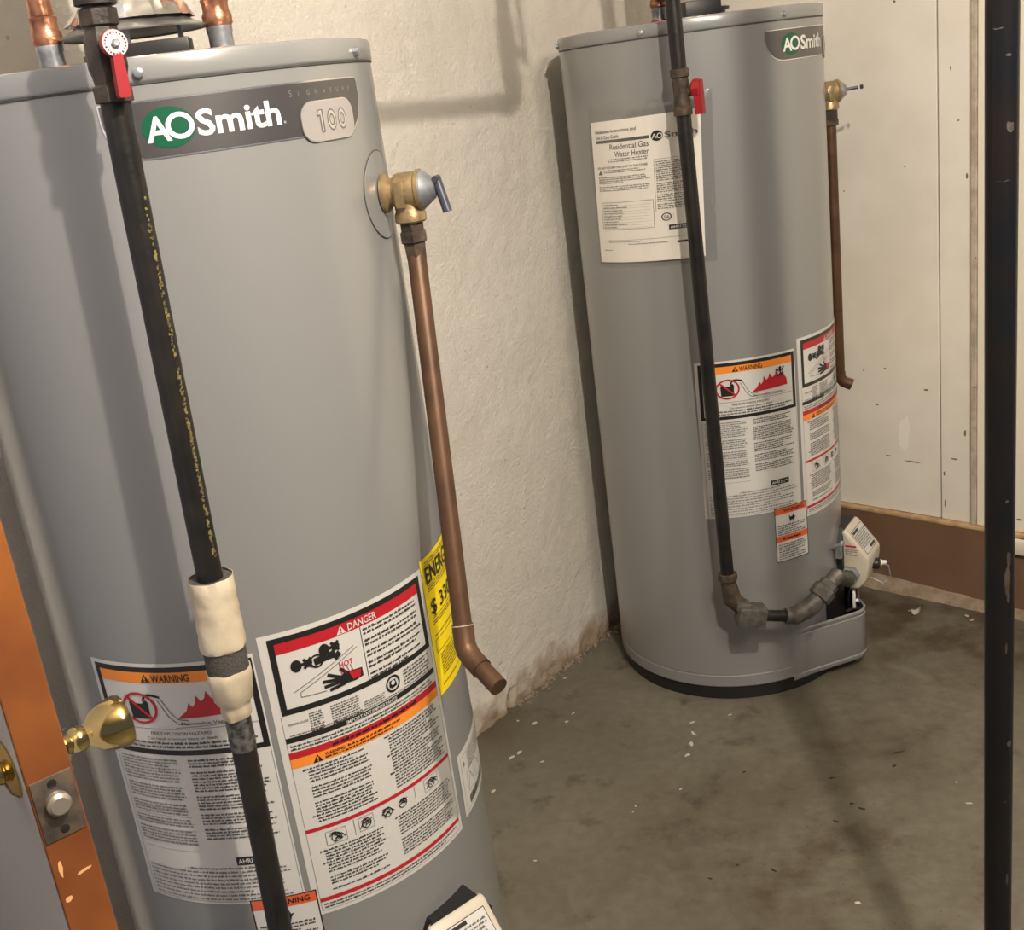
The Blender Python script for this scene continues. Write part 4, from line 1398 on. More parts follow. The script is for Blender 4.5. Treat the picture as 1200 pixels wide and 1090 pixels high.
# --- left line
ga, gb = oncyl(113, 10, H1, 0.335), oncyl(328, 1088, H1, 0.335)
def gpt(z):
    k = (z - ga.z) / (gb.z - ga.z)
    return ga.lerp(gb, k)
G1 = thing('gas_pipe', gpt(0.19), 'black steel gas pipe with a cream taped joint in front of the left water heater', 'gas pipe', 'black steel gas pipes')
b = MB()
b.tube([gpt(1.60), gpt(0.20)], 0.01335, 28)
b.build('riser', M_BLACKSTEEL, G1, 40)
def zon1(v, u=200):
    # height on the riser for an image row
    lo, hi = 0.2, 2.1
    for _ in range(50):
        m = (lo + hi) / 2
        d = gpt(m) - _C
        py = 545 - FPX * d.dot(_U) / d.dot(_F)
        if py > v: lo = m
        else: hi = m
    return lo
axg = (gpt(1.5) - gpt(0.5)).normalized()
zv = zon1(66)
vc = gpt(zv)
tocam = (_C - vc); tocam.z = 0; tocam.normalize()
b = MB()
ball_valve(b, vc, axg, 0.0200, 0.90)
b.lathe([(0.0165, 0.042), (0.0185, 0.043), (0.0185, 0.062), (0.0160, 0.064)], vc, axg, n=24)
sd = (tocam + Vector((0.30, 0.10, 0))).normalized()
b.lathe([(0.009, 0.012), (0.009, 0.026)], vc + axg * 0.008, sd, n=16)
vb = recalc(b.build('shutoff_valve', mat('dark_valve_body', (0.048, 0.036, 0.028), 0.55, 0.2, bump=0.3, bscale=200, color2=(0.018, 0.015, 0.013), vscale=40), G1, 30))
b = MB()
hc = vc + axg * 0.008 + sd * 0.027
b.lathe([(0.0115, -0.003), (0.0118, 0.0), (0.0118, 0.0035), (0.0108, 0.004)], hc, sd, n=32)
hnd = b.build('handle', M_RED, vb, 35)
b = MB()
b.lathe([(0.0110, 0.0042), (0.0110, 0.0050), (0.0106, 0.0051)], hc, sd, n=32)
b.build('handle_disc', M_LABEL, vb, 30)
sx = sd.cross(axg).normalized() * -1
if sx.x < 0: sx = -sx
def discmap(x, y, layer):
    q = hc + sx * x - axg * y + sd * (0.0052 + layer * 0.0002)
    return tuple(q)
S = Sheet(discmap, 1.0)
for k in range(20):
    a = 2 * PI * k / 20
    ca, sa = cos(a), sin(a)
    S.poly('disc_print', [(ca * .0080 - sa * .0007, sa * .0080 + ca * .0007), (ca * .0098 - sa * .0007, sa * .0098 + ca * .0007), (ca * .0098 + sa * .0007, sa * .0098 - ca * .0007), (ca * .0080 + sa * .0007, sa * .0080 - ca * .0007)], M_LRED if k % 3 else M_INK, 1)
S.build(vb, world=True)
b = MB()
b.lathe([(0.0038, 0.0050), (0.0038, 0.0080), (0.0025, 0.0090)], hc, sd, n=6)
b.build('handle_nut', M_GALV, vb, 25)
b = MB()
hp = [(-0.0042, -0.009), (0.0042, -0.009), (0.0048, -0.020), (0.0056, -0.042), (0.0045, -0.045), (-0.0045, -0.045), (-0.0056, -0.042), (-0.0048, -0.020)]
b.prism(hp, 0.009, hc - sd * 0.003, sx, axg, sd)
recalc(b.build('lever', M_RED, vb, 30))
# stencilled print down the riser
S = None
st = MB()
rg = random.Random(11)
for k in range(330):
    z = 1.27 - 0.36 * rg.random() ** 0.75
    c = gpt(z)
    q = (_C - c); q.z = 0
    base = math.atan2(q.y, q.x) + 0.62 + rg.uniform(-0.12, 0.12)
    wd, hh = rg.uniform(0.04, 0.22), rg.uniform(0.0006, 0.0030)
    r = 0.0136
    vs = []
    for aa, zz in ((base, z), (base + wd, z), (base + wd, z + hh), (base, z + hh)):
        cc = gpt(zz)
        vs.append((cc.x + r * cos(aa), cc.y + r * sin(aa), zz))
    st.add(vs, [(0, 1, 2, 3)])
st.build('stencil_print', M_STENCIL, G1, 0)
# taped joint
za, zc_, zd, ze, zf = zon1(682), zon1(757), zon1(788), zon1(815), zon1(838)
def lath(name, prof, m, wob=0.0, parent=G1, n=48, cap=True):
    b = MB()
    vs, fs = [], []
    for j, (r, z) in enumerate(prof):
        c = gpt(z)
        for k in range(n):
            a = 2 * PI * k / n
            d = wob * noise.noise(Vector((cos(a) * 2.4, sin(a) * 2.4, z * 55)))
            vs.append((c.x + (r + d) * cos(a), c.y + (r + d) * sin(a), z + wob * 1.2 * noise.noise(Vector((cos(a) * 1.5, sin(a) * 1.5, j * 3.3)))))
    for j in range(len(prof) - 1):
        for k in range(n):
            k2 = (k + 1) % n
            fs.append((j * n + k, j * n + k2, (j + 1) * n + k2, (j + 1) * n + k))
    if cap:
        fs.append(tuple(range(n))[::-1]); fs.append(tuple(range((len(prof) - 1) * n, len(prof) * n)))
    b.add(vs, fs)
    return recalc(b.build(name, m, parent, 45))
jt = lath('foam_sleeve', [(0.0222, za + 0.004), (0.0222, zd + 0.004), (0.0215, zd - 0.006)], M_FOAM, 0.0005)
up_ = [(0.0228, za + 0.006), (0.0233, za + 0.0055)] + [(0.0236 + 0.0003 * ((i % 3) - 1), za - (za - zc_) * i / 12) for i in range(1, 10)] + [(0.0243, zc_ + 0.010), (0.0245, zc_ + 0.004), (0.0240, zc_), (0.0225, zc_ - 0.001)]
lath('tape_wrap', up_, M_TAPE, 0.0009, jt, cap=False)
lath('tape_end', [(0.0225, zd + 0.006), (0.0235, zd + 0.004), (0.0237, zd - 0.004), (0.0228, zd - 0.012), (0.0205, ze - 0.002), (0.0166, ze - 0.007), (0.0160, ze - 0.011), (0.0164, ze - 0.014), (0.0158, zf + 0.004), (0.0150, zf)], M_TAPE, 0.0018, jt, cap=False)
lath('scuffed_end', [(0.0138, zf + 0.006), (0.0142, zf - 0.020), (0.0142, zf - 0.036), (0.0136, zf - 0.040)], M_SCUFF, 0.0003, cap=False)

# connection to the control valve: elbow, nipple, union, same on both heaters
def lower_line(root, start, H, rot, radius, pts_az, name_parent):
    pass
def conn(G, H, rot, base):
    VA = -0.91 + rot
    o = Vector((cos(VA), sin(VA), 0)); t = Vector((-sin(VA), cos(VA), 0))
    inlet = H + o * (RT + 0.026) - t * 0.005 + Vector((0, 0, 0.214))
    return inlet, o, t
inl, o_, t_ = conn(G1, H1, 0.0, None)
foot = gpt(0.20)
b = MB()
b.lathe([(0.0165, 0.010), (0.0200, 0.012), (0.0200, 0.028), (0.0165, 0.030)], foot, (0, 0, 1), n=8)
b.tube([foot + Vector((0, 0, 0.015)), foot + Vector((0, 0, -0.004)), foot + (inl - foot) * 0.08 + Vector((0, 0, -0.012)), foot + (inl - foot) * 0.16 + Vector((0, 0, -0.012))], 0.0185, 20)
recalc(b.build('elbow', M_IRON, G1, 40))
b = MB()
q0 = foot + (inl - foot) * 0.12 + Vector((0, 0, -0.012))
b.tube([q0, inl - t_ * 0.05 + Vector((0, 0, -0.03)), inl - t_ * 0.02, inl - t_ * 0.004], 0.0125, 20)
b.build('nipple', M_BLACKSTEEL, G1, 40)

# --- right line
ra, rb = oncyl(788, 0, H2, 0.335), oncyl(853, 680, H2, 0.335)
def rpt(z):
    return ra.lerp(rb, (z - ra.z) / (rb.z - ra.z))
G2 = thing('gas_pipe', rpt(0.24), 'black steel gas pipe with a red valve lever in front of the corner water heater', 'gas pipe', 'black steel gas pipes')
b = MB()
b.tube([rpt(CEIL - 0.001), rpt(rb.z - 0.004)], 0.01335, 24)
b.build('riser', M_BLACKSTEEL, G2, 40)
axr = (rpt(1.4) - rpt(0.4)).normalized()
vq = oncyl(800, 108, H2, 0.335)
vq = rpt(vq.z)
b = MB()
ball_valve(b, vq, axr, 0.0165, 0.86, 20)
side = (_R * 0.90 + Vector((0, -0.42, 0)))
side.z = 0; side.normalize()
b.lathe([(0.0085, 0.012), (0.0085, 0.026)], vq, side, n=14)
rvb = recalc(b.build('shutoff_valve', M_RUSTIRON, G2, 30))
b = MB()
b.lathe([(0.010, 0.0), (0.015, 0.004), (0.016, 0.008), (0.016, 0.016), (0.013, 0.018)], vq + side * 0.018 + axr * 0.004, side, n=8)
fw = side.cross(axr).normalized()
side_w = 0.014
b.prism([(-0.009, 0.018), (0.009, 0.018), (0.010, -0.005), (0.0085, -0.040), (-0.0085, -0.040), (-0.010, -0.005)], side_w, vq + side * 0.024, fw, axr, side)
recalc(b.build('lever', M_RED, rvb, 30))
# fittings at the foot of the riser
P = lambda u, v, r: oncyl(u, v, H2, r)
f0 = rpt(rb.z)
blk = P(880, 721, 0.345)
b = MB()
b.lathe([(0.0165, 0.016), (0.0195, 0.015), (0.0200, 0.002), (0.0165, -0.002)], f0, axr, n=8)
recalc(b.build('collar', M_RUSTIRON, G2, 30))
b = MB()
k1 = P(858, 702, 0.335)
b.tube([f0, f0.lerp(k1, 0.6), k1, k1.lerp(blk, 0.5)], [0.0150, 0.0175, 0.0190, 0.0165], 18)
b.build('street_elbow', M_RUSTIRON, G2, 50)
# square-shouldered elbow
ex = (P(925, 722, 0.345) - blk).normalized()
ez = Vector((0, 0, 1))
ey = ez.cross(ex).normalized()
mt3 = Matrix((ex, ey, ex.cross(ey))).transposed()
b = MB()
b.box(blk + ez * 0.001, (0.058, 0.040, 0.042), mt3, 0, 0.0035)
b.box(blk - ex * 0.016 + ez * 0.022, (0.030, 0.036, 0.016), mt3, 0, 0.003)
b.build('square_elbow', M_IRON, G2, 30)
inl2, o2b, t2b = conn(G2, H2, H2ROT, None)
n1 = P(926, 722, 0.345)
e1 = P(948, 714, 0.345)
e2 = P(966, 692, 0.345)
b = MB()
b.tube([blk + ex * 0.024, n1 + ex * 0.006], 0.0118, 20)
b.build('nipple', M_BLACKSTEEL, G2, 40)
b = MB()
d12 = (e2 - e1).normalized()
b.tube([n1 - ex * 0.010, n1 + ex * 0.006, n1 + ex * 0.008, e1 - ex * 0.004, e1 + d12 * 0.012, e1 + d12 * 0.030], [0.0165, 0.0168, 0.0185, 0.0195, 0.0200, 0.0175], 18)
recalc(b.build('elbow', M_IRON, G2, 40))
b = MB()
b.lathe([(0.0170, -0.020), (0.0245, -0.018), (0.0245, 0.006), (0.0200, 0.008), (0.0200, 0.020), (0.0150, 0.022)], e2, d12, n=8)
recalc(b.build('union', M_IRON, G2, 25))
b = MB()
b.tube([e2 + d12 * 0.012, e2 + d12 * 0.040, inl2 - t2b * 0.016, inl2 - t2b * 0.003], [0.0150, 0.0165, 0.0165, 0.0150], 18)
b.build('inlet_nipple', M_IRON, G2, 40)

# --- upright black pipe on the right
pa, pb = at(1174.8, 0, 1.00), at(1169, 1085, 1.00 * 1.325)
px, py = (pa.x + pb.x) / 2, (pa.y + pb.y) / 2
POST = thing('standing_pipe', (px, py, 0), 'thick upright black painted pipe at the right edge, nearest the camera', 'pipe')
def ppt(z):
    return pa.lerp(pb, (z - pa.z) / (pb.z - pa.z))
b = MB()
b.tube([ppt(CEIL - 0.001), ppt(0.012)], 0.01455, 32)
b.build('shaft', M_POST, POST, 40)
b = MB()
b.lathe([(0.045, 0.0), (0.045, 0.006), (0.024, 0.010), (0.022, 0.026), (0.0148, 0.028)], (ppt(0).x, ppt(0).y, 0.0), (0, 0, 1), n=32)
b.build('floor_flange', M_POST, POST, 40)
# paint worn through in places
wr_ = MB()
for (u, v, hh, ww) in ((1181, 680, 34, 7), (1182, 655, 20, 5), (1183, 872, 9, 8), (1184, 148, 10, 9), (1182, 64, 3, 6), (1176, 212, 1.5, 14), (1180, 588, 5, 4), (1180, 1030, 22, 3), (1179, 760, 16, 3), (1184, 900, 6, 4), (1170, 33, 2, 10), (1182, 700, 20, 4), (1178, 940, 3, 5)):
    d = ray(u, v)
    # hit the shaft
    best = None
    z = zfor(px, py, v)
    c = ppt(z)
    ox, oy = _C.x - c.x, _C.y - c.y
    A_ = d.x ** 2 + d.y ** 2; B_ = 2 * (ox * d.x + oy * d.y); C_ = ox * ox + oy * oy - 0.0147 ** 2
    D_ = B_ * B_ - 4 * A_ * C_
    if D_ <= 0:
        continue
    q = _C + d * ((-B_ - math.sqrt(D_)) / (2 * A_))
    a0 = math.atan2(q.y - c.y, q.x - c.x)
    sc = 1.25 / FPX
    n = 9
    vs = []
    for j in range(n):
        th = 2 * PI * j / n
        rr_ = rnd.uniform(0.7, 1.2)
        aa = a0 + cos(th) * ww * sc / 2 / 0.0146 * rr_
        zz = q.z + sin(th) * hh * sc / 2 * rr_
        cc = ppt(zz)
        vs.append((cc.x + 0.0148 * cos(aa), cc.y + 0.0148 * sin(aa), zz))
    wr_.add(vs, [tuple(range(n))])
wr_.build('worn_spot', mat('worn_grey', (0.050, 0.042, 0.036), 0.7, color2=(0.030, 0.016, 0.010), vscale=60), POST, 0)

# --- overhead gas branch that feeds the left line (its shadow falls on the cream wall)
corner = onwall(603, 121, PW0, PWA).lerp(LIGHT, 0.38)
tee = gpt(1.60)
hz = (tee - corner); hz.normalize()
b = MB()
b.tube([tee - hz * 0.01, corner + hz * 0.02], 0.01065, 20)
b.build('branch', M_BLACKSTEEL, G1, 40)
b = MB()
b.lathe([(0.0165, 0.034), (0.0185, 0.033), (0.0185, 0.016), (0.0165, 0.014)], tee, -axg, n=12)
b.tube([tee - axg * 0.02, tee - axg * 0.002, tee - hz * 0.016, tee - hz * 0.032], 0.0172, 18)
recalc(b.build('elbow', M_IRON, G1, 40))
b = MB()
b.tube([corner + hz * 0.028, corner + hz * 0.010, corner + Vector((0, 0, 0.010)), corner + Vector((0, 0, 0.028))], 0.0135, 18)
b.build('elbow', M_IRON, G1, 40)
b = MB()
b.tube([corner + Vector((0, 0, 0.02)), Vector((corner.x, corner.y, CEIL - 0.001))], 0.01065, 20)
b.build('drop', M_BLACKSTEEL, G1, 40)
b = MB()
bvc = corner + Vector((0, 0, 0.062))
ball_valve(b, bvc, (0, 0, 1), 0.0185, 0.80)
ls = Vector((0.75, 0.45, 0)).normalized()
b.lathe([(0.006, 0.010), (0.006, 0.026)], bvc, ls, n=12)
bv = recalc(b.build('branch_valve', M_RUSTIRON, G1, 30))
b = MB()
b.box(bvc + ls * 0.026 + Vector((0, 0, 0.040)), (0.005, 0.014, 0.105), Matrix.Rotation(math.atan2(ls.y, ls.x), 3, 'Z'), 0, 0.0015)
b.build('lever', M_RED, bv, 30)

# ================================================================== INSTRUCTION SHEET on the corner heater
IA0, IZ0 = -2.606, 1.2345
PWID, PHGT = 0.2320, 0.2700
MAN = thing('instruction_sheet', H2 + Vector((cos(-2.2) * RT, sin(-2.2) * RT, 0.95)), 'printed instruction sheet in a clear plastic bag taped on the corner water heater', 'document')
def shmap(off):
    tilt = 0.045
    def f(x, y, layer):
        xx = x + y * -0.035
        a = IA0 + xx / RT
        r = RT + off + 0.0002 * layer + 0.0025 * (x / PWID) ** 2 * (y / PHGT)
        return (H2.x + r * cos(a), H2.y + r * sin(a), IZ0 - y + (x - PWID / 2) * 0.03)
    return f
S = Sheet(shmap(0.004))
d = S.mb('sheet')
ncol, nrow = 26, 18
vs, fs = [], []
for i in range(ncol + 1):
    for j in range(nrow + 1):
        vs.append(S.map(PWID * i / ncol, PHGT * j / nrow, 0))
for i in range(ncol):
    for j in range(nrow):
        a = i * (nrow + 1) + j
        fs.append((a, a + 1, a + nrow + 2, a + nrow + 1))
d['mats'].append(M_PAPER)
d['mb'].add(vs, fs, 0)
sheet = S.build(MAN, world=True)['sheet']
_pm = shmap(0.0044)
S = Sheet(lambda x, y, layer: _pm(x * 1.33, y, layer))
S.text('lettering', 'Installation Instructions and', 0.010, 0.022, 0.0062, M_INKGREY, 2, w=0.073, bold=0.008)
S.text('lettering', 'Use & Care Guide', 0.010, 0.0325, 0.0062, M_INKGREY, 2, w=0.044, bold=0.008)
S.rect('heading_bar', 0.010, 0.0350, 0.102, 0.0405, M_INKGREY, 1)
S.text('lettering', 'Residential Gas', 0.101, 0.0540, 0.0105, M_INKGREY, 2, w=0.064, bold=0.003, align='R')
S.text('lettering', 'Water Heater', 0.101, 0.0680, 0.0105, M_INKGREY, 2, w=0.056, bold=0.003, align='R')
S.ellipse('emblem', 0.1135, 0.0380, 0.0088, 0.0095, M_INK, 1, 28)
S.text('emblem', 'A', 0.1058, 0.0425, 0.0088, M_PAPER, 2, w=0.0080, bold=0.01)
S.ring('emblem', 0.1175, 0.0382, 0.0027, 0.0041, M_PAPER, 2, 20, 1.2)
S.text('emblem', 'Smith', 0.1245, 0.0430, 0.0100, M_INKGREY, 2, w=0.045, bold=0.012)
S.greek('fine_print', 0.032, 0.070, 0.102, 0.078, 0.0038, M_INKGREY, 1, seed=201)
S.text('lettering', 'DO NOT RETURN THIS UNIT TO THE STORE', 0.010, 0.0885, 0.0038, M_INKGREY, 2, w=0.088, bold=0.010)
S.poly('lettering', [(0.0105, 0.0995), (0.0150, 0.0910), (0.0195, 0.0995)][::-1], M_INKGREY, 2)
S.greek('fine_print', 0.022, 0.0905, 0.100, 0.0990, 0.0034, M_INKGREY, 1, seed=202, last=.3)
S.greek('fine_print', 0.010, 0.1030, 0.102, 0.1180, 0.0036, M_INKGREY, 1, seed=203, last=.5)
S.greek('fine_print', 0.010, 0.1210, 0.102, 0.1330, 0.0036, M_INKGREY, 1, seed=204, last=.5)
S.rect('rule', 0.107, 0.0800, 0.1075, 0.1770, M_INKGREY, 1)
S.rect('rule', 0.107, 0.0800, 0.168, 0.0805, M_INKGREY, 1)
for j, nl in enumerate((6, 4, 5, 4, 3)):
    y = 0.083 + (0, 6, 10.6, 16.2, 20.8)[j] * 0.0038
    S.greek('fine_print', 0.110, y, 0.168, y + nl * 0.0038, 0.0038, M_INK, 1, last=.2, seed=210 + j)
S.frame('rule', 0.012, 0.1530, 0.104, 0.2060, 0.0006, M_INKGREY, 1)
for j in range(9):
    S.greek('fine_print', 0.015, 0.156 + j * .0054, 0.045 + (j * 37 % 20) * .001, 0.156 + j * .0054 + .0042, 0.0040, M_INKGREY, 1, seed=220 + j)
    S.rect('rule', 0.015, 0.1602 + j * .0054, 0.100, 0.1604 + j * .0054, M_INKGREY, 1)
# certification mark, badge
S.ring('certification_mark', 0.122, 0.1880, 0.0058, 0.0075, M_INK, 1, 24)
S.text('certification_mark', 'SA', 0.1185, 0.1912, 0.0060, M_INK, 2, w=0.0080)
S.rect('certification_badge', 0.125, 0.2035, 0.160, 0.2125, M_INK, 1)
S.text('certification_badge', 'AHRI', 0.127, 0.2105, 0.0050, M_PAPER, 2, w=0.0150, bold=0.012)
S.greek('certification_badge', 0.144, 0.2050, 0.158, 0.2115, 0.0032, M_PAPER, 2, seed=230)
S.rect('rule', 0.018, 0.2265, 0.168, 0.2270, M_INKGREY, 1)
S.greek('fine_print', 0.022, 0.2280, 0.166, 0.2320, 0.0036, M_INKGREY, 1, seed=231)
S.greek('fine_print', 0.060, 0.2330, 0.125, 0.2368, 0.0036, M_INKGREY, 1, seed=232)
S.rect('certification_badge', 0.136, 0.2345, 0.165, 0.2385, M_INK, 1)
S.greek('fine_print', 0.012, 0.2440, 0.030, 0.2475, 0.0034, M_INKGREY, 1, seed=233)
S.build(sheet, world=True)
# bag
def bagmap(x, y):
    a = IA0 + (x + y * -0.035) / RT
    k = x / PWID
    r = RT + 0.0075 + 0.0016 * noise.noise(Vector((x * 40, y * 30, 0))) + 0.0025 * max(0, min(1, k)) ** 2 * max(0, y / PHGT)
    e = min(1, (min(x + 0.012, PWID + 0.022 - x)) / 0.014) * min(1, min(y + 0.030, PHGT + 0.012 - y) / 0.014)
    r = RT + 0.0012 + (r - RT - 0.0012) * max(0.0, e)
    return (H2.x + r * cos(a), H2.y + r * sin(a), IZ0 - y + (x - PWID / 2) * 0.03)
b = MB()
vs, fs = [], []
nc, nr = 44, 50
for i in range(nc + 1):
    for j in range(nr + 1):
        vs.append(bagmap(-0.012 + (PWID + 0.034) * i / nc, -0.030 + (PHGT + 0.042) * j / nr))
for i in range(nc):
    for j in range(nr):
        a = i * (nr + 1) + j
        fs.append((a, a + 1, a + nr + 2, a + nr + 1))
b.add(vs, fs)
b.build('plastic_bag', M_BAG, MAN, 60)

# ================================================================== DOOR at the left edge
DN = Vector((0.797, 0.605, 0)).normalized()              # from the near face to the far face
DD = Vector((-DN.y, DN.x, 0))                          # from the free edge to the hinge
e_near = at(50, 985, 0.885)
DP = Vector((e_near.x, e_near.y, 0))
TH = 0.0350
DZ0, DZ1, DWID = 0.012, 2.02, 0.60
def dbox(mb, s0, s1, t0, t1, z0, z1, bevel=0.0, mi=0):
    c = DP + DD * ((s0 + s1) / 2) + DN * ((t0 + t1) / 2) + Vector((0, 0, (z0 + z1) / 2))
    mtx = Matrix((DD, DN, Vector((0, 0, 1)))).transposed()
    mb.box(c, (s1 - s0, t1 - t0, z1 - z0), mtx, mi, bevel)
b = MB()
dbox(b, 0.0, DWID, 0.0, TH, DZ0, DZ1, 0.0012)
door = b.build('door_1', M_DOORWOOD, None, 0)
tag(door, 'door leaf with a bare orange wood edge and brass knobs, at the left edge', kind='structure')
b = MB(); dbox(b, 0.0030, DWID, -0.0004, 0.0005, DZ0 + 0.001, DZ1 - 0.001); b.build('painted_face', M_DOORPAINT, door, 0)
b = MB(); dbox(b, 0.0030, DWID, TH - 0.0005, TH + 0.0004, DZ0 + 0.001, DZ1 - 0.001); b.build('painted_face', M_DOORPAINT, door, 0)
zk = at(72, 945, 0.885).z
b = MB(); dbox(b, -0.0014, 0.001, 0.0015, TH - 0.0015, zk - 0.028, zk + 0.026, 0.0006)
lp = b.build('latch_plate', M_DIRTYBRASS, door, 30)
b = MB()
b.lathe([(0.0095, 0.0), (0.0095, 0.006), (0.0070, 0.009)], DP + DN * (TH / 2) - DD * 0.001 + Vector((0, 0, zk + 0.003)), -DD, n=20)
b.build('latch_bolt', mat('latch_steel', (0.50, 0.46, 0.40), 0.35, 0.8), lp, 35)
for s_ in (-0.021, 0.020):
    b = MB()
    b.lathe([(0.0036, 0.0), (0.0036, 0.001), (0.002, 0.0014)], DP + DN * (TH / 2) - DD * 0.0012 + Vector((0, 0, zk + s_)), -DD, n=12)
    b.build('latch_screw', M_BLACK, lp, 30)
kc = DP + DD * 0.040 + Vector((0, 0, at(84, 876, 0.92).z))
for sgn, base in ((1, TH), (-1, 0.0)):
    ax = DN * sgn
    c = kc + DN * base
    b = MB()
    b.lathe([(0.0100, 0.006), (0.0085, 0.012), (0.0105, 0.016), (0.0110, 0.021), (0.0090, 0.025), (0.0110, 0.028), (0.0165, 0.034), (0.0200, 0.042), (0.0218, 0.050), (0.0222, 0.055), (0.0208, 0.0585), (0.0165, 0.0600), (0.0060, 0.0605)], c, ax, n=40)
    kn = recalc(b.build('knob', M_KNOB, door, 40))
    b = MB()
    b.lathe([(0.024, 0.0008), (0.024, 0.002), (0.019, 0.006), (0.010, 0.008)], c, ax, n=40)
    recalc(b.build('rose', M_KNOB, kn, 40))
# chips out of the edge
b = MB()
for (u, v, w_, h_) in ((117, 1042, 0.012, 0.003), (80, 1030, 0.003, 0.016), (96, 1073, 0.007, 0.005)):
    q = at(u, v, 0.885)
    tt = (q - DP).dot(DN)
    tt = min(max(tt, 0.004), TH - 0.004)
    n = 8
    vs = []
    for j in range(n):
        a = 2 * PI * j / n
        rr_ = rnd.uniform(.7, 1.2)
        vs.append(DP - DD * 0.0004 + DN * (tt + cos(a) * w_ / 2 * rr_) + Vector((0, 0, q.z + sin(a) * h_ / 2 * rr_ + cos(a) * w_ * 0.1)))
    b.add(vs, [tuple(range(n))])
b.build('wood_chip', mat('fresh_wood', (0.72, 0.40, 0.18), 0.6), door, 0)

# ================================================================== LITTER ON THE FLOOR
def fleck(u, v, px_l, px_w, ang, name, label, group, m, curl=0.0, seed=0):
    q = onz(u, v)
    rg = random.Random(seed)
    sc = (q - _C).dot(_F) / FPX
    L, W = px_l * sc * 1.0, px_w * sc * 0.9
    n = 9
    top = []
    for j in range(n):
        a = 2 * PI * j / n
        rr_ = rg.uniform(0.35, 1.2)
        x, y = cos(a) * L / 2 * rr_, sin(a) * W / 2 * rr_
        top.append(Vector((q.x + x * cos(ang) - y * sin(ang), q.y + x * sin(ang) + y * cos(ang), 0.0012 + curl * (cos(a) ** 2) * L)))
    b = MB()
    b.add([(t.x, t.y, max(0.0002, t.z - 0.0011)) for t in top] + top, [tuple(range(n))[::-1], tuple(range(n, 2 * n))] + [(i, (i + 1) % n, n + (i + 1) % n, n + i) for i in range(n)])
    o = b.build(name, m, None, 0)
    return tag(o, label, 'paint chip', group)
FL = 'paint flecks on the floor'
spots = [(811, 847, 8, 5, 0.2), (813, 860, 5, 12, 0.5), (810, 872, 4, 16, 0.1), (806, 885, 12, 6, 0.8), (608, 882, 12, 5, 0.9), (600, 888, 9, 5, 0.8), (626, 848, 8, 7, 0.3),
         (672, 836, 9, 4, 0.8), (664, 846, 7, 5, 0.6), (607, 845, 4, 4, 0), (662, 795, 5, 4, 0), (578, 928, 10, 5, 1.0), (635, 893, 8, 3, 0.2), (1005, 1059, 10, 6, 0.1), (745, 945, 4, 3, 0),
         (627, 1009, 4, 3, 0), (742, 952, 3, 3, 0), (1136, 942, 9, 3, -0.4), (1121, 917, 4, 4, 0), (798, 925, 5, 4, .4), (1133, 722, 4, 6, .3), (1139, 727, 6, 3, .1), (1066, 716, 6, 3, .2), (855, 838, 5, 2, .1)]
FLECKS = ['topmost pale fleck of the white streak before the corner water heater', 'second pale fleck down the white streak before the corner water heater',
          'third pale fleck down the white streak before the corner water heater', 'lowest and widest pale fleck of the white streak before the corner water heater',
          'longer right one of two touching pale flecks right of the white side label', 'shorter left one of two touching pale flecks right of the white side label',
          'roundish pale fleck on the floor below the copper outlet', 'upper one of two slanting pale flecks out from the cream wall', 'lower one of two slanting pale flecks out from the cream wall',
          'tiny pale dot at the foot of the wall gouge', 'pale dot close to the cream wall, midway to the corner water heater', 'pale fleck on the floor close to the left water heater, beside its white side label',
          'thin pale sliver just right of the two touching flecks', 'largest lone pale fleck at the bottom of the picture', 'upper right one of two tiny pale dots in mid floor',
          'lone pale dot low on the floor near the left water heater', 'lower left one of two tiny pale dots in mid floor', 'thin pale sliver on the floor left of the upright black pipe',
          'tiny pale dot above the thin sliver left of the upright black pipe', 'lone pale fleck below the white streak in mid floor', 'upright pale fleck by the brown base board left of the black pipe',
          'flat pale sliver by the brown base board left of the black pipe', 'pale sliver just left of the curled white shaving', 'thin pale sliver under the front edge of the corner water heater']
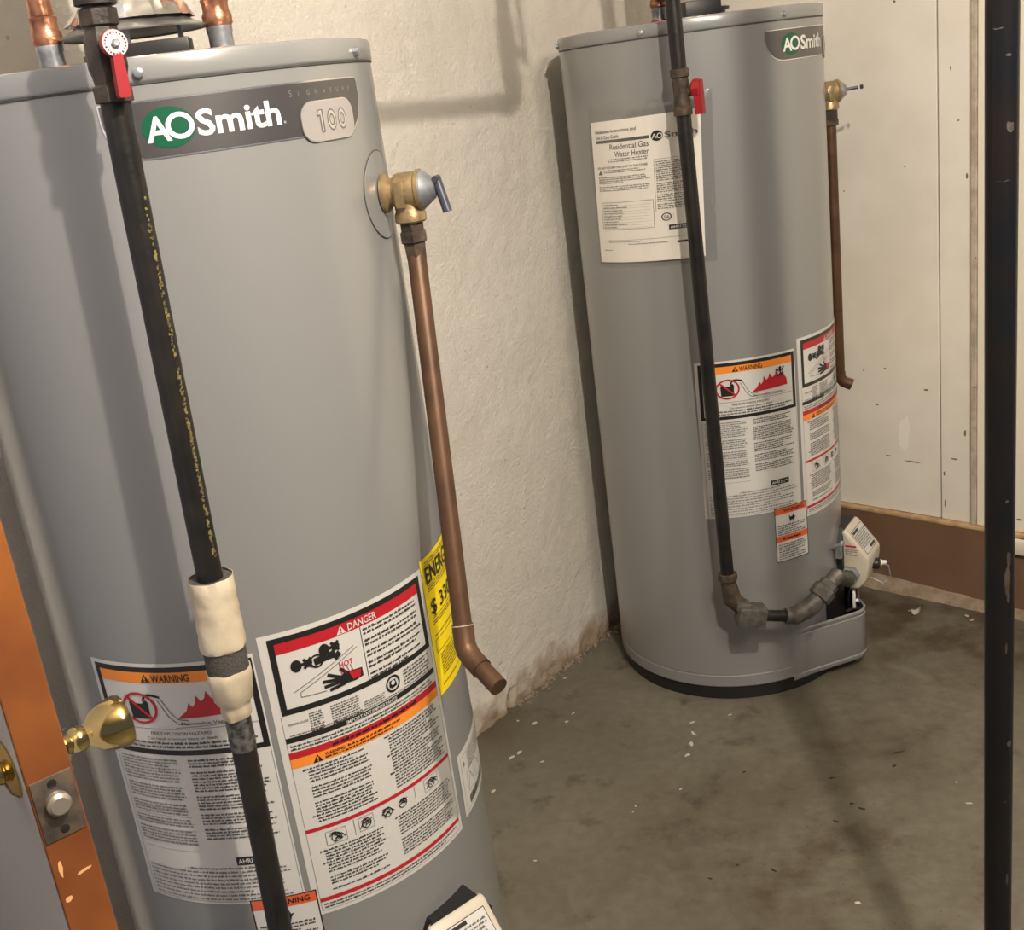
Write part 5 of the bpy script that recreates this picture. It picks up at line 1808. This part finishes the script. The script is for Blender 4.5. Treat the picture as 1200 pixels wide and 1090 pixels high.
for i, (u, v, a, c, g) in enumerate(spots):
    fleck(u, v, a, c, g, 'paint_fleck', FLECKS[i], FL, M_CHIP, 0.0, i)
# a curled shaving by the base board
q = onz(1073, 718)
b = MB()
n = 14
vs, fs = [], []
for j in range(n + 1):
    a = PI * (0.95 + 1.1 * j / n)
    wv = 0.004 + 0.007 * sin(PI * j / n)
    c = Vector((q.x + 0.013 * cos(a), q.y + 0.004 * cos(a), 0.0135 + 0.013 * sin(a)))
    for off, dz in ((-wv, 0.0), (wv, 0.0), (wv, 0.0012), (-wv, 0.0012)):
        vs.append(c + Vector((0.3 * off, off, dz + 0.0002)))
for j in range(n):
    for k in range(4):
        k2 = (k + 1) % 4
        fs.append((j * 4 + k, j * 4 + k2, j * 4 + 4 + k2, j * 4 + 4 + k))
fs += [(0, 1, 2, 3), (n * 4 + 3, n * 4 + 2, n * 4 + 1, n * 4)]
b.add(vs, fs)
tag(recalc(b.build('curled_shaving', M_CHIP, None, 40)), 'curled white shaving on the floor near the brown base board', 'shaving')
# dark crumbs
CRUMBS = ['dark crumb alone in mid floor right of the white streak', 'dark crumb in the middle of the cluster before the upright pipe', 'dark crumb topmost in the cluster before the upright pipe',
          'slanting dark twig rightmost in the cluster before the upright pipe', 'longest reddish dark twig on the floor right of mid floor', 'small dark dot low in mid floor',
          'dark crumb just below the longest reddish twig', 'slanting dark crumb lowest in the cluster before the upright pipe', 'longer dark smear crumb near the bottom of the floor', 'short dark crumb near the bottom, left of the longer one']
for i, (u, v, a, c, g) in enumerate([(872, 905, 5, 3, .3), (998, 942, 6, 4, .2), (975, 912, 8, 3, .1), (1010, 948, 9, 3, -.6), (1052, 882, 14, 3, .1), (864, 1014, 4, 3, 0), (1048, 898, 6, 5, .4), (980, 963, 8, 4, -.6), (906, 1020, 10, 4, -.7), (832, 1030, 6, 3, -.7)]):
    o = fleck(u, v, a, c, g, 'dirt_crumb', CRUMBS[i], 'dirt crumbs on the floor', mat('dirt', (0.035, 0.024, 0.016), 0.9), 0.0, 50 + i)
    o['category'] = 'dirt crumb'
